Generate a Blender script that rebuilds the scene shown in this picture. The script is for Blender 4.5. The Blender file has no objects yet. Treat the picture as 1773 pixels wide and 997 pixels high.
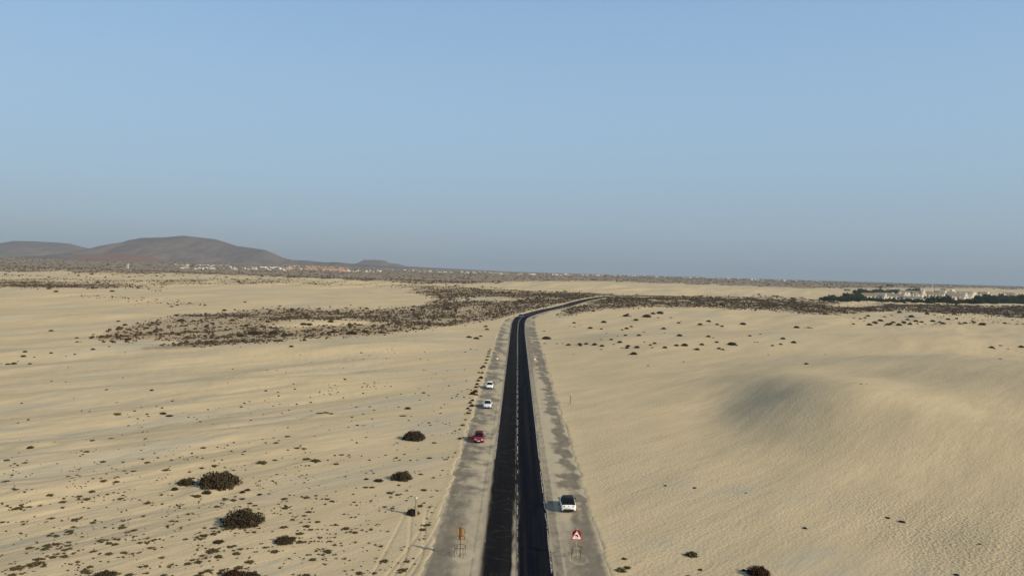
import bpy, math, random
import numpy as np
from mathutils import Vector, Matrix
rnd = random.Random(7)
S = bpy.context.scene
COL = S.collection
R = math.radians

# ------------------------------------------------------------------ camera
W_, H_, F_ = 1773.0, 997.0, 1300.0
CAM = Vector((-0.59, 0.0, 29.0))
YAW, PITCH, ROLL = R(0.42), R(-1.31), R(1.546)
cd = bpy.data.cameras.new('camera'); cam = bpy.data.objects.new('camera', cd); COL.objects.link(cam)
cd.sensor_width = 36.0; cd.lens = 36.0*F_/W_; cd.clip_start = 0.5; cd.clip_end = 60000
M3 = Matrix.Rotation(YAW, 3, 'Z') @ Matrix.Rotation(R(90)+PITCH, 3, 'X') @ Matrix.Rotation(ROLL, 3, 'Z')
cam.matrix_world = Matrix.Translation(CAM) @ M3.to_4x4()
S.camera = cam
S.render.resolution_x, S.render.resolution_y = 1024, 575

# ------------------------------------------------------------------ light
SKY_K = 0.115
SUN_EL = R(27); SUN_AZ = math.atan2(0.89, -0.46)      # azimuth measured from +Y towards +X
w = bpy.data.worlds.new('World'); S.world = w; w.use_nodes = True
nt = w.node_tree; bg = nt.nodes['Background']
sky = nt.nodes.new('ShaderNodeTexSky'); sky.sky_type = 'NISHITA'; sky.sun_disc = False
sky.sun_elevation = SUN_EL; sky.sun_rotation = SUN_AZ
sky.altitude = 0; sky.air_density = 1.0; sky.dust_density = 1.25; sky.ozone_density = 4.5
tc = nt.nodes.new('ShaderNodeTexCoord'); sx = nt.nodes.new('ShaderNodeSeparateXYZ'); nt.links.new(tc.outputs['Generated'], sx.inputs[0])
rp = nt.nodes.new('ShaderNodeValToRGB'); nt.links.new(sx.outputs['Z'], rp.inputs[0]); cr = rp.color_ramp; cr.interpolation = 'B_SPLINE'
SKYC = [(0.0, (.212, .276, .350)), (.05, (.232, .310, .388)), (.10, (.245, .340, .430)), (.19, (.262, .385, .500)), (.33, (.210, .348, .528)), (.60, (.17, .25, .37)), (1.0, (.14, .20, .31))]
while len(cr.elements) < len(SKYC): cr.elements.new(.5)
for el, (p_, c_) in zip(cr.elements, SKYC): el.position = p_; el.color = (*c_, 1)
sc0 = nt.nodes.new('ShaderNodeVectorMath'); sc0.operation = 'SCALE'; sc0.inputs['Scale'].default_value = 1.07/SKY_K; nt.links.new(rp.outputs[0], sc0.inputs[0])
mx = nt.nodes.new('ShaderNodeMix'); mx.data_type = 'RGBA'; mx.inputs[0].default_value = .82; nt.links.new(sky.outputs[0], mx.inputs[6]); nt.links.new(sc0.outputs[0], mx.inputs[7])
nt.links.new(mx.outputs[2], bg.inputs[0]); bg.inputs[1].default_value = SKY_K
sl = bpy.data.lights.new('sun', 'SUN'); sl.energy = 4.2; sl.angle = R(3.0); sl.color = (1.0, 0.87, 0.66)
so = bpy.data.objects.new('sun', sl); COL.objects.link(so)
sd = Vector((math.sin(SUN_AZ)*math.cos(SUN_EL), math.cos(SUN_AZ)*math.cos(SUN_EL), math.sin(SUN_EL)))
so.rotation_euler = sd.to_track_quat('Z', 'Y').to_euler()
vs = S.view_settings; vs.view_transform = 'Standard'; vs.look = 'None'; vs.gamma = 1; vs.exposure = 0.40
S.render.engine = 'CYCLES'
S.cycles.use_denoising = True
S.cycles.max_bounces = 5; S.cycles.diffuse_bounces = 2; S.cycles.glossy_bounces = 2; S.cycles.volume_bounces = 1
S.cycles.transparent_max_bounces = 6

# ------------------------------------------------------------------ maths
class PN:                                             # 2-D gradient noise
    def __init__(s, seed):
        r = np.random.RandomState(seed); s.p = np.tile(r.permutation(256), 3)
        a = r.rand(256)*2*np.pi; s.gx, s.gy = np.cos(a), np.sin(a)
    def __call__(s, x, y):
        x = np.asarray(x, float); y = np.asarray(y, float)
        xi = np.floor(x).astype(int); yi = np.floor(y).astype(int); fx, fy = x-xi, y-yi
        xi &= 255; yi &= 255
        u = fx*fx*fx*(fx*(fx*6-15)+10); v = fy*fy*fy*(fy*(fy*6-15)+10)
        def g(dx, dy):
            k = s.p[s.p[xi+dx]+yi+dy]
            return s.gx[k]*(fx-dx)+s.gy[k]*(fy-dy)
        a = g(0, 0); b = g(1, 0); c = g(0, 1); d = g(1, 1)
        return ((a+(b-a)*u)*(1-v)+(c+(d-c)*u)*v)*1.5
n1, n2, n3, n4, n5 = PN(1), PN(2), PN(3), PN(4), PN(5)
def fbm(n, x, y, o=4):
    t = 0; a = 1
    for i in range(o): t = t+a*n(x+17.3*i, y-9.1*i); x = x*2.03; y = y*2.03; a *= .5
    return t
def ss(a, b, x): t = np.clip((x-a)/(b-a), 0, 1); return t*t*(3-2*t)

# road centre line:  x, y, z, half width of the paved strip to the left and to the right
RP = [(0, -120, 0, 9.1, 9.1), (0, 0, 0, 9.1, 9.1), (0, 300, 0, 9.1, 9.1), (0, 350, 0.05, 9.1, 9.1), (0.2, 380, .7, 8.8, 8.9), (.6, 402, 1.8, 8.0, 8.2), (3.2, 425, 3.15, 6.5, 7.2),
      (9.2, 440, 4.5, 5.6, 6.2), (17.5, 456, 5.9, 5.4, 5.6), (26, 470, 7.0, 5.2, 5.4), (41.5, 515, 8.9, 5, 5.2), (52, 550, 9.5, 4.9, 5), (64, 590, 9.75, 4.8, 4.8), (84, 650, 9.5, 4.6, 4.6),
      (106, 700, 8.9, 4.6, 4.6), (140, 750, 7.8, 4.5, 4.5), (190, 800, 6.0, 4.5, 4.5), (260, 850, 3.6, 4.5, 4.5)]
RP = np.array(RP, float)
def road_path(step=1.0):
    p = RP; out = []
    P = np.vstack([2*p[0]-p[1], p, 2*p[-1]-p[-2]])
    for i in range(1, len(P)-2):
        a, b, c, d = P[i-1], P[i], P[i+1], P[i+2]
        L = np.linalg.norm((c-b)[:2]); n = max(2, int(L/step))
        # centripetal-like tangents limited by the neighbouring spans
        la, lb, lc = np.linalg.norm((b-a)[:2]), L, np.linalg.norm((d-c)[:2])
        m0 = ((b-a)/la*lb+(c-b)/lb*la)/(la+lb)*lb; m1 = ((c-b)/lb*lc+(d-c)/lc*lb)/(lb+lc)*lb
        for k in range(n):
            t = k/n; out.append((2*t**3-3*t*t+1)*b+(t**3-2*t*t+t)*m0+(-2*t**3+3*t*t)*c+(t**3-t*t)*m1)
    out.append(p[-1]); return np.array(out)
PATH = road_path(1.0)
BEND = PATH[PATH[:, 1] > 340]
def road_uv(x, y):
    """signed distance from the centre line, road height, half widths, in a corridor of 60 m round the road"""
    x = np.asarray(x, float); y = np.asarray(y, float)
    u = x.copy(); z = np.zeros_like(x); wl = np.full_like(x, 9.1); wr = np.full_like(x, 9.1); ok = (np.abs(x) < 60) & (y < 345)
    far = (y >= 345) & (y < 1000) & (x > -70) & (x < 420)
    idx = np.nonzero(far.ravel())[0]
    if len(idx):
        X, Y = x.ravel()[idx], y.ravel()[idx]; U = np.empty(len(idx)); Z = U.copy(); WL = U.copy(); WR = U.copy(); G = np.zeros(len(idx), bool)
        tx = np.gradient(BEND[:, 0]); ty = np.gradient(BEND[:, 1]); ln = np.hypot(tx, ty); tx /= ln; ty /= ln
        for s in range(0, len(idx), 40000):
            e = slice(s, s+40000)
            d2 = (X[e, None]-BEND[None, :, 0])**2+(Y[e, None]-BEND[None, :, 1])**2; k = d2.argmin(1)
            sx = X[e]-BEND[k, 0]; sy = Y[e]-BEND[k, 1]
            sg = np.where(sx*ty[k]-sy*tx[k] > 0, 1, -1)
            U[e] = sg*np.sqrt(d2.min(1)); Z[e] = BEND[k, 2]; WL[e] = BEND[k, 3]; WR[e] = BEND[k, 4]; G[e] = (d2.min(1) < 3600) & (k < len(BEND)-1)
        for arr, v in ((u, U), (z, Z), (wl, WL), (wr, WR), (ok, G)):
            f = arr.ravel(); f[idx] = v; arr[...] = f.reshape(arr.shape)
    return u, z, wl, wr, ok

# mounds: x, y, radius along, radius across, heading of the long axis, height
MOUNDS = [
    (67, 170, 40, 21, R(8), 4.6), (150, 178, 66, 60, 0, 8.4), (70, 150, 30, 20, R(60), 1.6), (100, 118, 40, 18, R(120), 2.4), (60, 108, 20, 10, R(110), -0.8), (42, 86, 10, 8, 0, -0.5),
    (44, 158, 34, 12, R(20), -1.4), (150, 250, 60, 25, R(70), 3.0), (38, 300, 26, 50, 0, 1.5), (120, 330, 90, 40, R(80), 4.0), (210, 330, 60, 30, R(80), 3.5),
    (-80, 165, 60, 9, R(62), 1.5), (-48, 128, 40, 7, R(52), .9), (-95, 110, 40, 7, R(50), 1.0), (-60, 92, 30, 5, R(48), .6), (-120, 230, 90, 16, R(66), 2.6), (-60, 250, 60, 12, R(50), 1.5),
    (-200, 330, 110, 30, R(75), 5.0), (-90, 340, 60, 18, R(70), 2.6), (-300, 480, 160, 50, R(84), 6.0),
    (-210, 820, 210, 70, R(78), 10.0), (-90, 720, 80, 35, R(70), 4.5), (-420, 900, 200, 60, R(80), 8),
    (-330, 1300, 400, 70, R(86), 6.0), (60, 1150, 260, 60, R(84), 9.0), (330, 1250, 320, 60, R(94), 8.0), (-20, 1000, 90, 40, R(80), 3),
    (-900, 1500, 500, 90, R(86), 8),
]
RISE = np.array([(0, 0), (345, 0), (380, .7), (402, 1.8), (425, 3.15), (440, 4.3), (456, 5.6), (470, 6.6), (515, 8.4), (550, 9.1), (590, 9.5), (650, 9.3), (700, 8.7), (760, 7.2), (850, 5.2), (1000, 3.5), (1300, 2.5), (1800, 2), (3500, 2), (20000, 2)])
FARZ = np.array([(0, 0), (1700, 0), (2500, 6), (3500, 13), (5000, 18), (6500, 20), (20000, 20)])
def ground0(x, y):
    x = np.asarray(x, float); y = np.asarray(y, float)
    d = np.hypot(x, y); fr = ss(-200, 60, y)
    lat = .55+.45*np.exp(-((x-70)/170.)**2)
    yy = y+12*n4(x/90., y/200.)*ss(15, 60, np.abs(x-.1*np.clip(y-400, 0, 999)))
    z = np.interp(yy, RISE[:, 0], RISE[:, 1])*lat
    side = 1+.5*ss(-200, -2500, x)-.25*ss(500, 3000, x)
    z = z+np.interp(d*fr, FARZ[:, 0], FARZ[:, 1])*side
    for mx, my, ra, rb, h, H in MOUNDS:
        dx, dy = x-mx, y-my; a = dx*math.sin(h)+dy*math.cos(h); b = dx*math.cos(h)-dy*math.sin(h)
        wob = 1+.25*n5(x/(rb*1.3), y/(rb*1.3))
        z = z+H*np.exp(-((a/ra)**2+(b/rb)**2)*wob)
    # wind-blown ridges
    c, s = math.cos(R(48)), math.sin(R(48)); p = x*c+y*s; q = -x*s+y*c
    far = ss(200, 900, d)
    rg = fbm(n1, p/120., q/42., 3); rg = rg+.3*np.abs(n2(p/70., q/24.))
    z = z+rg*(.45+1.5*far)*ss(8, 40, np.abs(x)+(y > 345)*40)
    left = ss(-8, -25, x)*(1-ss(300, 500, d))
    z = z+left*(.8*n5(p/60., q/12.)+.28*np.abs(n4(p/26., q/5.)))
    z = z+left*(.10*fbm(n3, p/9., q/2.6, 3)+.09*np.abs(n2(p/5., q/1.3)))
    # shore: the land dips under the sea far off to the right
    shore = 6200+500*n4(x/900., 3.3)-ss(-500, 3500, x)*1400
    z = z-60*ss(0, 900, y-shore)*ss(-1500, -300, x)
    return z
HUMPS = []
def ground(x, y):
    z = ground0(x, y)
    for hx_, hy_, hr_, hh_ in HUMPS:
        a_ = ((x-hx_+hr_*.2)*.67+(y-hy_+hr_*.45)*.74)/(hr_*1.5); b_ = (-(x-hx_)*.74+(y-hy_+hr_*.3)*.67)/(hr_*.95); z = z+hh_*np.exp(-(a_*a_+b_*b_)**1.3)
    u, rz, wl, wr, ok = road_uv(x, y)
    au = np.abs(u); hw = np.where(u < 0, wl, wr)
    z = np.where(ok, rz+(z-rz)*ss(2, 40, au-hw), z)                    # verge meets the road
    n = np.clip(.38*n2(u*.2, np.asarray(y)/3.1)+.25*n3(u*.2+7, np.asarray(y)/1.0)+.5*n1(3.3+np.sign(u)*9, np.asarray(y)/9.), -.9, .9)
    edge = au-hw-n*ss(0, 1, np.asarray(y))-(-.1)
    dep = np.where(np.asarray(y) > 390, .55, .15)
    lift = .035*np.exp(-((edge-.35)/.5)**2)*(np.asarray(y) < 400)
    yy_ = np.asarray(y); xx_ = np.asarray(x); trk = 0
    for o_, a_, f_, ph_ in ((-10.6, .5, 9., 0), (-12.2, .5, 9., 0), (-11.3, 1.4, 6.5, 1.2), (-12.9, 1.4, 6.5, 1.2), (-14.5, 1.0, 13., 2.)):
        trk = trk+np.exp(-((xx_-o_-a_*np.sin((yy_-70)/f_+ph_)-(yy_-70)*.09)/.16)**2)
    z = z-.05*trk*(yy_ > 60)*(1-ss(84, 96, yy_))
    z = np.where(ok, z-dep*(1-ss(-.55, .35, edge))+lift, z)
    return z

Mi = np.array(M3)
def ray(px, py):
    v = np.stack([np.asarray(px, float)-W_/2, -(np.asarray(py, float)-H_/2), -F_*np.ones_like(np.asarray(px, float))], -1)
    v = v@Mi.T; return v/np.linalg.norm(v, axis=-1, keepdims=True)
def hits(px, py, gf=None, tmax=9000):
    gf = gf or ground
    d = ray(px, py); n = len(d); ts = np.geomspace(45, tmax, 420)
    X = CAM[0]+d[:, :1]*ts; Y = CAM[1]+d[:, 1:2]*ts; Z = CAM[2]+d[:, 2:]*ts
    below = Z < ground0(X, Y)
    k = np.where(below.any(1), below.argmax(1), len(ts)-1); k = np.clip(k, 1, None)
    lo, hi = ts[k-1], ts[k]
    for _ in range(14):
        m = (lo+hi)/2; b = CAM[2]+d[:, 2]*m < gf(CAM[0]+d[:, 0]*m, CAM[1]+d[:, 1]*m)
        hi = np.where(b, m, hi); lo = np.where(b, lo, m)
    x = CAM[0]+d[:, 0]*hi; y = CAM[1]+d[:, 1]*hi
    return x, y, gf(x, y)
_h = [(372, 846, 60), (413, 910, 60), (716, 762, 36), (694, 831, 34), (319, 839, 24), (301, 848, 14), (490, 941, 29), (538, 799, 34), (714, 892, 24), (425, 853, 26), (400, 868, 16), (452, 802, 18), (563, 718, 32), (655, 832, 16), (1317, 1000, 32), (1199, 963, 18), (480, 973, 14), (494, 973, 14), (530, 905, 20), (20, 838, 70), (70, 768, 50), (290, 656, 45), (150, 764, 40), (340, 722, 60), (176, 1003, 32), (372, 958, 24)]
_x, _y, _z = hits([a[0] for a in _h], [a[1] for a in _h], ground0)
HUMPS += [(float(_x[i]), float(_y[i]), a[2]/2*float(_y[i])/F_, .10+.16*min(a[2]/2*float(_y[i])/F_, 2)) for i, a in enumerate(_h)]
def at(px, py):
    x, y, z = hits([px], [py]); return Vector((x[0], y[0], z[0]))
def project(x, y, z):
    v = np.stack([np.asarray(x)-CAM[0], np.asarray(y)-CAM[1], np.asarray(z)-CAM[2]], -1)@Mi
    dz = np.maximum(-v[..., 2], 1e-3)
    return W_/2+F_*v[..., 0]/dz, H_/2-F_*v[..., 1]/dz, dz
def gz(x, y): return float(ground(np.array([x]), np.array([y]))[0])

# raster of the scrub belts, drawn once over the view of the plain and then looked up per ground point
RASX, RASY = 887, 499
_yy, _xx = np.mgrid[0:RASY, 0:RASX]*2.0
def poly(pts):
    m = np.zeros((RASY, RASX), bool); n = len(pts); j = n-1
    for i in range(n):
        xi, yi = pts[i]; xj, yj = pts[j]
        c = ((yi > _yy) != (yj > _yy)) & (_xx < (xj-xi)*(_yy-yi)/((yj-yi) or 1e-9)+xi)
        m ^= c; j = i
    return m
def blur(a, k):
    for ax, kk in ((0, k[1]), (1, k[0])):
        if kk < 1: continue
        p = np.pad(a, [(kk, kk) if i == ax else (0, 0) for i in range(2)], mode='edge')
        c = np.cumsum(np.insert(p, 0, 0, axis=ax), axis=ax)
        a = (np.take(c, range(2*kk+1, c.shape[ax]), axis=ax)-np.take(c, range(0, c.shape[ax]-2*kk-1), axis=ax))/(2*kk+1)
    return a
scr = np.zeros((RASY, RASX))
def belt(v, pts, b=(4, 1)):
    global scr
    m = blur(poly(pts).astype(float), b); scr = scr*(1-m)+v*m
belt(.85, [(-50, 380), (1900, 380), (1900, 502), (1560, 498), (1400, 499), (1250, 494), (1100, 489), (1000, 486), (900, 488), (850, 491), (700, 490), (600, 484), (450, 478), (300, 474), (-50, 470)], (3, 0))
belt(.34, [(-50, 471), (300, 475), (450, 479), (560, 486), (700, 491), (760, 498), (430, 492), (300, 492), (-50, 488)], (10, 1))
belt(.95, [(-50, 489), (120, 490), (250, 494), (240, 497), (100, 499), (-50, 497)], (8, 1))
belt(.6, [(320, 486), (560, 488), (600, 494), (500, 493), (400, 492), (300, 494), (200, 496), (260, 491)], (8, 1))
belt(.5, [(150, 508), (200, 511), (340, 519), (350, 523), (240, 519), (120, 512)], (8, 1))
belt(.45, [(240, 499), (330, 501), (340, 503), (250, 503)], (6, 1))
belt(.5, [(210, 522), (330, 524), (350, 529), (240, 526)], (8, 1))
# left main belt
belt(.78, [(160, 585), (190, 570), (250, 556), (330, 546), (420, 537), (520, 532), (600, 536), (680, 536), (745, 528), (760, 518), (710, 505), (690, 498), (760, 494), (860, 500), (960, 503), (1070, 509), (1050, 513), (990, 522), (930, 537), (890, 549), (860, 555), (790, 563), (700, 574), (600, 583), (470, 590), (380, 600), (290, 606), (230, 606), (340, 594), (300, 588), (190, 592)], (9, 2))
belt(.9, [(380, 575), (440, 566), (560, 570), (680, 563), (760, 560), (850, 552), (800, 562), (700, 573), (590, 581), (470, 586), (400, 586), (300, 592), (330, 583)], (4, 1))
belt(.9, [(215, 604), (330, 596), (430, 586), (560, 578), (640, 574), (560, 584), (430, 593), (320, 603), (250, 607)], (4, 1))
belt(.15, [(450, 562), (520, 552), (600, 553), (660, 560), (560, 563), (480, 566)], (6, 1))
belt(.0, [(280, 500), (400, 494), (560, 494), (660, 502), (735, 514), (750, 524), (700, 530), (600, 533), (480, 530), (330, 520), (240, 512)], (5, 1))
belt(.85, [(740, 520), (860, 523), (900, 520), (985, 517), (1020, 515), (930, 536), (885, 548), (840, 553), (740, 560), (640, 566), (640, 548), (720, 540)], (5, 1))
belt(.05, [(780, 516), (880, 515), (900, 519), (850, 521), (770, 519)], (4, 1))
belt(.02, [(830, 495), (880, 490), (1000, 488), (1120, 492), (1300, 500), (1420, 506), (1460, 513), (1300, 512), (1150, 511), (1060, 508), (930, 501)], (5, 1))
# right belt
belt(.85, [(1070, 513), (1200, 512), (1350, 514), (1440, 521), (1600, 527), (1900, 530), (1900, 556), (1773, 549), (1640, 544), (1560, 537), (1500, 541), (1430, 546), (1340, 538), (1200, 531), (1120, 531), (1010, 541), (945, 549), (985, 531), (1030, 520)], (4, 1))
belt(.02, [(1420, 525), (1500, 523), (1530, 527), (1500, 531), (1430, 530)], (3, 1))
belt(.34, [(1530, 548), (1600, 553), (1650, 556), (1640, 563), (1560, 563), (1500, 558)], (8, 1))
belt(.14, [(1450, 552), (1520, 545), (1650, 545), (1773, 556), (1773, 562), (1650, 565), (1480, 562)], (10, 2))
def sample(r, px, py):
    fx = np.clip(px/2, 0, RASX-1.001); fy = np.clip(py/2, 0, RASY-1.001); i = fx.astype(int); j = fy.astype(int); fx -= i; fy -= j
    return (r[j, i]*(1-fx)+r[j, i+1]*fx)*(1-fy)+(r[j+1, i]*(1-fx)+r[j+1, i+1]*fx)*fy
def scrub_at(x, y, z):
    px, py, dz = project(x, y, z)
    px = px+14*n1(x/60., y/60.)+9*n2(x/14., y/14.); py = py+1.6*n3(x/70., y/70.)+1.2*n4(x/20., y/22.)
    s = sample(scr, px, py)
    return np.where((y < 60), 0, s)

# ------------------------------------------------------------------ object helpers
class MB:
    def __init__(s): s.v = []; s.f = []; s.m = []
    def add(s, V, Fc, mi=0):
        b = len(s.v); s.v += [tuple(p) for p in V]; s.f += [tuple(b+i for i in f) for f in Fc]; s.m += [mi]*len(Fc); return s
    def box(s, c, sz, rz=0, mi=0, taper=1.0, rx=0):
        V = []
        M = Matrix.Rotation(rz, 3, 'Z') @ Matrix.Rotation(rx, 3, 'X')
        for k in (-1, 1):
            t = taper if k == 1 else 1
            for i, j in ((-1, -1), (1, -1), (1, 1), (-1, 1)): V.append(Vector(c)+M@Vector((i*sz[0]/2*t, j*sz[1]/2*t, k*sz[2]/2)))
        return s.add(V, [(3, 2, 1, 0), (4, 5, 6, 7), (0, 1, 5, 4), (1, 2, 6, 5), (2, 3, 7, 6), (3, 0, 4, 7)], mi)
    def tube(s, a, b, r, n=8, r2=None, mi=0):
        a, b = Vector(a), Vector(b); r2 = r if r2 is None else r2; d = (b-a).normalized(); q = d.to_track_quat('Z', 'Y')
        V = [a+q@Vector((math.cos(t)*r, math.sin(t)*r, 0)) for t in [2*math.pi*k/n for k in range(n)]]
        V += [b+q@Vector((math.cos(t)*r2, math.sin(t)*r2, 0)) for t in [2*math.pi*k/n for k in range(n)]]
        return s.add(V, [(k, (k+1) % n, n+(k+1) % n, n+k) for k in range(n)]+[tuple(range(n-1, -1, -1)), tuple(range(n, 2*n))], mi)
    def prism(s, pts, y0, y1, mi=0):                    # outline in x,z, extruded along y
        n = len(pts); V = [(p[0], y0, p[1]) for p in pts]+[(p[0], y1, p[1]) for p in pts]
        return s.add(V, [tuple(range(n)), tuple(range(2*n-1, n-1, -1))]+[(k, n+k, n+(k+1) % n, (k+1) % n) for k in range(n)], mi)
    def ring(s, c, Rr, r, n=28, m=6, mi=0):
        V = []
        for i in range(n):
            a = 2*math.pi*i/n
            for j in range(m):
                b = 2*math.pi*j/m; V.append((c[0]+math.cos(a)*(Rr+r*math.cos(b)), c[1]+math.sin(a)*(Rr+r*math.cos(b)), c[2]+r*math.sin(b)))
        return s.add(V, [(i*m+j, ((i+1) % n)*m+j, ((i+1) % n)*m+(j+1) % m, i*m+(j+1) % m) for i in range(n) for j in range(m)], mi)
    def mesh(s, name, mats, smooth=False):
        me = bpy.data.meshes.new(name); me.from_pydata(s.v, [], s.f)
        for m in (mats if isinstance(mats, (list, tuple)) else [mats]): me.materials.append(m)
        if len(me.materials) > 1: me.polygons.foreach_set('material_index', s.m)
        if smooth: me.polygons.foreach_set('use_smooth', [True]*len(s.f))
        me.update(); return me
    def build(s, name, mats, parent=None, smooth=False, loc=None):
        o = bpy.data.objects.new(name, s.mesh(name, mats, smooth)); COL.objects.link(o)
        if parent: o.parent = parent
        if loc is not None: o.location = loc
        return o
def npmesh(name, V, Fq, mats, smooth=True):
    me = bpy.data.meshes.new(name); V = np.asarray(V, np.float32); Fq = np.asarray(Fq, np.int32); k = Fq.shape[1]
    me.vertices.add(len(V)); me.vertices.foreach_set('co', V.ravel())
    me.loops.add(Fq.size); me.loops.foreach_set('vertex_index', Fq.ravel())
    me.polygons.add(len(Fq)); me.polygons.foreach_set('loop_start', np.arange(0, Fq.size, k, dtype=np.int32))
    me.polygons.foreach_set('use_smooth', np.full(len(Fq), smooth))
    for m in (mats if isinstance(mats, (list, tuple)) else [mats]): me.materials.append(m)
    me.update(calc_edges=True); return me
def attr(me, name, val):
    a = me.attributes.new(name, 'FLOAT', 'POINT'); a.data.foreach_set('value', np.asarray(val, np.float32).ravel())
def link(name, me, parent=None, loc=None):
    o = bpy.data.objects.new(name, me); COL.objects.link(o)
    if parent: o.parent = parent
    if loc is not None: o.location = loc
    return o
def tag(o, label=None, cat=None, group=None, kind=None):
    if label: o['label'] = label
    if cat: o['category'] = cat
    if group: o['group'] = group
    if kind: o['kind'] = kind
    return o
def empty(name, loc, rz=0, **k):
    o = bpy.data.objects.new(name, None); COL.objects.link(o); o.location = loc; o.rotation_euler = (0, 0, rz); o.empty_display_size = .3
    return tag(o, **k)
def copy_tree(o, parent=None):
    c = o.copy(); COL.objects.link(c)
    if parent: c.parent = parent
    for ch in o.children: copy_tree(ch, c)
    return c

# ------------------------------------------------------------------ materials
def mat(name, col, rough=.9, spec=.2, metal=0, coat=0, emis=None):
    m = bpy.data.materials.new(name); m.use_nodes = True; b = m.node_tree.nodes['Principled BSDF']
    b.inputs['Base Color'].default_value = (*col, 1); b.inputs['Roughness'].default_value = rough
    b.inputs['Specular IOR Level'].default_value = spec; b.inputs['Metallic'].default_value = metal; b.inputs['Coat Weight'].default_value = coat
    return m
class NT:
    def __init__(s, m): s.m = m; s.t = m.node_tree; s.b = s.t.nodes['Principled BSDF']
    def n(s, typ, **k):
        o = s.t.nodes.new('ShaderNode'+typ)
        for a, v in k.items(): setattr(o, a, v)
        return o
    def l(s, a, b): s.t.links.new(a, b)
    def val(s, v): return v
    def math(s, op, a, b=None, clamp=False):
        o = s.n('Math', operation=op, use_clamp=clamp)
        for i, x in enumerate((a, b)):
            if x is None: continue
            if hasattr(x, 'is_output'): s.l(x, o.inputs[i])
            else: o.inputs[i].default_value = x
        return o.outputs[0]
    def noise(s, vec, scale, detail=4, rough=.55, dist=0):
        o = s.n('TexNoise'); o.inputs['Scale'].default_value = scale; o.inputs['Detail'].default_value = detail; o.inputs['Roughness'].default_value = rough; o.inputs['Distortion'].default_value = dist
        s.l(vec, o.inputs['Vector']); return o.outputs['Fac']
    def ramp(s, x, a, b, lo=0, hi=1):
        o = s.n('MapRange'); o.interpolation_type = 'SMOOTHSTEP'; s.l(x, o.inputs[0])
        for i, v in enumerate((a, b, lo, hi)): o.inputs[i+1].default_value = v
        return o.outputs[0]
    def mix(s, f, a, b):
        o = s.n('Mix', data_type='RGBA')
        if hasattr(f, 'is_output'): s.l(f, o.inputs[0])
        else: o.inputs[0].default_value = f
        for i, x in ((6, a), (7, b)):
            if hasattr(x, 'is_output'): s.l(x, o.inputs[i])
            else: o.inputs[i].default_value = (*x, 1)
        return o.outputs[2]
    def mapping(s, vec, sc=(1, 1, 1), rz=0):
        if rz: vec = s.mapping(vec, (1, 1, 1), 0) if False else s.rot(vec, rz); rz = 0
        o = s.n('Mapping'); o.inputs['Scale'].default_value = sc; o.inputs['Rotation'].default_value = (0, 0, rz); s.l(vec, o.inputs['Vector']); return o.outputs[0]
    def rot(s, vec, rz):
        o = s.n('Mapping'); o.inputs['Rotation'].default_value = (0, 0, rz); s.l(vec, o.inputs['Vector']); return o.outputs[0]
    def attr(s, name): o = s.n('Attribute', attribute_name=name); return o.outputs['Fac']
    def pos(s): return s.n('NewGeometry').outputs['Position']
    def bump(s, h, strength, dist):
        o = s.n('Bump'); o.inputs['Strength'].default_value = strength; o.inputs['Distance'].default_value = dist; s.l(h, o.inputs['Height'])
        s.l(o.outputs[0], s.b.inputs['Normal']); return o
def noisy(name, c1, c2, scale, rough=.95, spec=.1, lo=.35, hi=.65, detail=4, obj=False, bump=0):
    m = mat(name, c1, rough, spec); t = NT(m)
    v = t.n('TexCoord').outputs['Object'] if obj else t.pos()
    f = t.noise(v, scale, detail)
    t.l(t.mix(t.ramp(f, lo, hi), c1, c2), t.b.inputs['Base Color'])
    if bump: t.bump(f, .6, bump)
    return m

# sand
SAND = mat('sand', (.5, .4, .25), 1, .05); t = NT(SAND); P = t.pos()
big = t.noise(P, .013, 4); mid = t.noise(t.mapping(P, (.35, 1.3, 1), R(-52)), .12, 5, .6); fin = t.noise(P, 3.0, 3, .6)
strk = t.noise(t.mapping(P, (.16, 1.1, 1), R(-48)), .22, 6, .62)
c = t.mix(t.ramp(big, .35, .65), (.508, .398, .240), (.464, .372, .234))
c = t.mix(t.ramp(mid, .3, .75), c, (.405, .33, .20))
grey = t.math('MULTIPLY', t.attr('grey'), t.ramp(strk, .40, .62))
c = t.mix(grey, c, (.375, .335, .245))
c = t.mix(t.math('MULTIPLY', t.ramp(t.noise(t.mapping(P, (.25, 1.6, 1), R(-50)), .7, 5, .65), .45, .75), .45), c, (.345, .285, .185))
c = t.mix(t.math('MULTIPLY', t.ramp(fin, .3, .8), .25), c, (.36, .285, .17))
# scrub litter and dark soil between the bushes
sc_ = t.attr('scrub')
mot = t.noise(t.mapping(P, (.5, 1, 1), 0), .09, 7, .72); mot2 = t.noise(P, .022, 5, .65)
thr = t.math('ADD', t.math('MULTIPLY', mot, .75), t.math('MULTIPLY', mot2, .45))
g = t.math('SUBTRACT', t.math('MULTIPLY', sc_, 1.15), thr)
soil = t.mix(t.ramp(mot2, .3, .7), (.165, .125, .083), (.24, .185, .12))
c = t.mix(t.math('MULTIPLY', t.ramp(g, -.25, .35), t.attr('litter')), c, soil)
t.l(c, t.b.inputs['Base Color'])
# footprints and ripples
tramp = t.attr('tramp')
fp = t.noise(P, 2.9, 4, .65); vo = t.n('TexVoronoi', feature='SMOOTH_F1'); vo.inputs['Scale'].default_value = 2.9; t.l(P, vo.inputs['Vector'])
hf = t.math('MULTIPLY', t.math('ADD', fp, t.math('MULTIPLY', vo.outputs['Distance'], .9)), t.math('ADD', t.math('MULTIPLY', t.math('MULTIPLY', tramp, t.ramp(big, .3, .7, .5, 1.3)), .05), .016))
hs = t.math('MULTIPLY', strk, .22)
bp = t.bump(t.math('ADD', t.math('ADD', hf, hs), t.math('MULTIPLY', fin, .03)), 1.0, 1.0)

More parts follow.
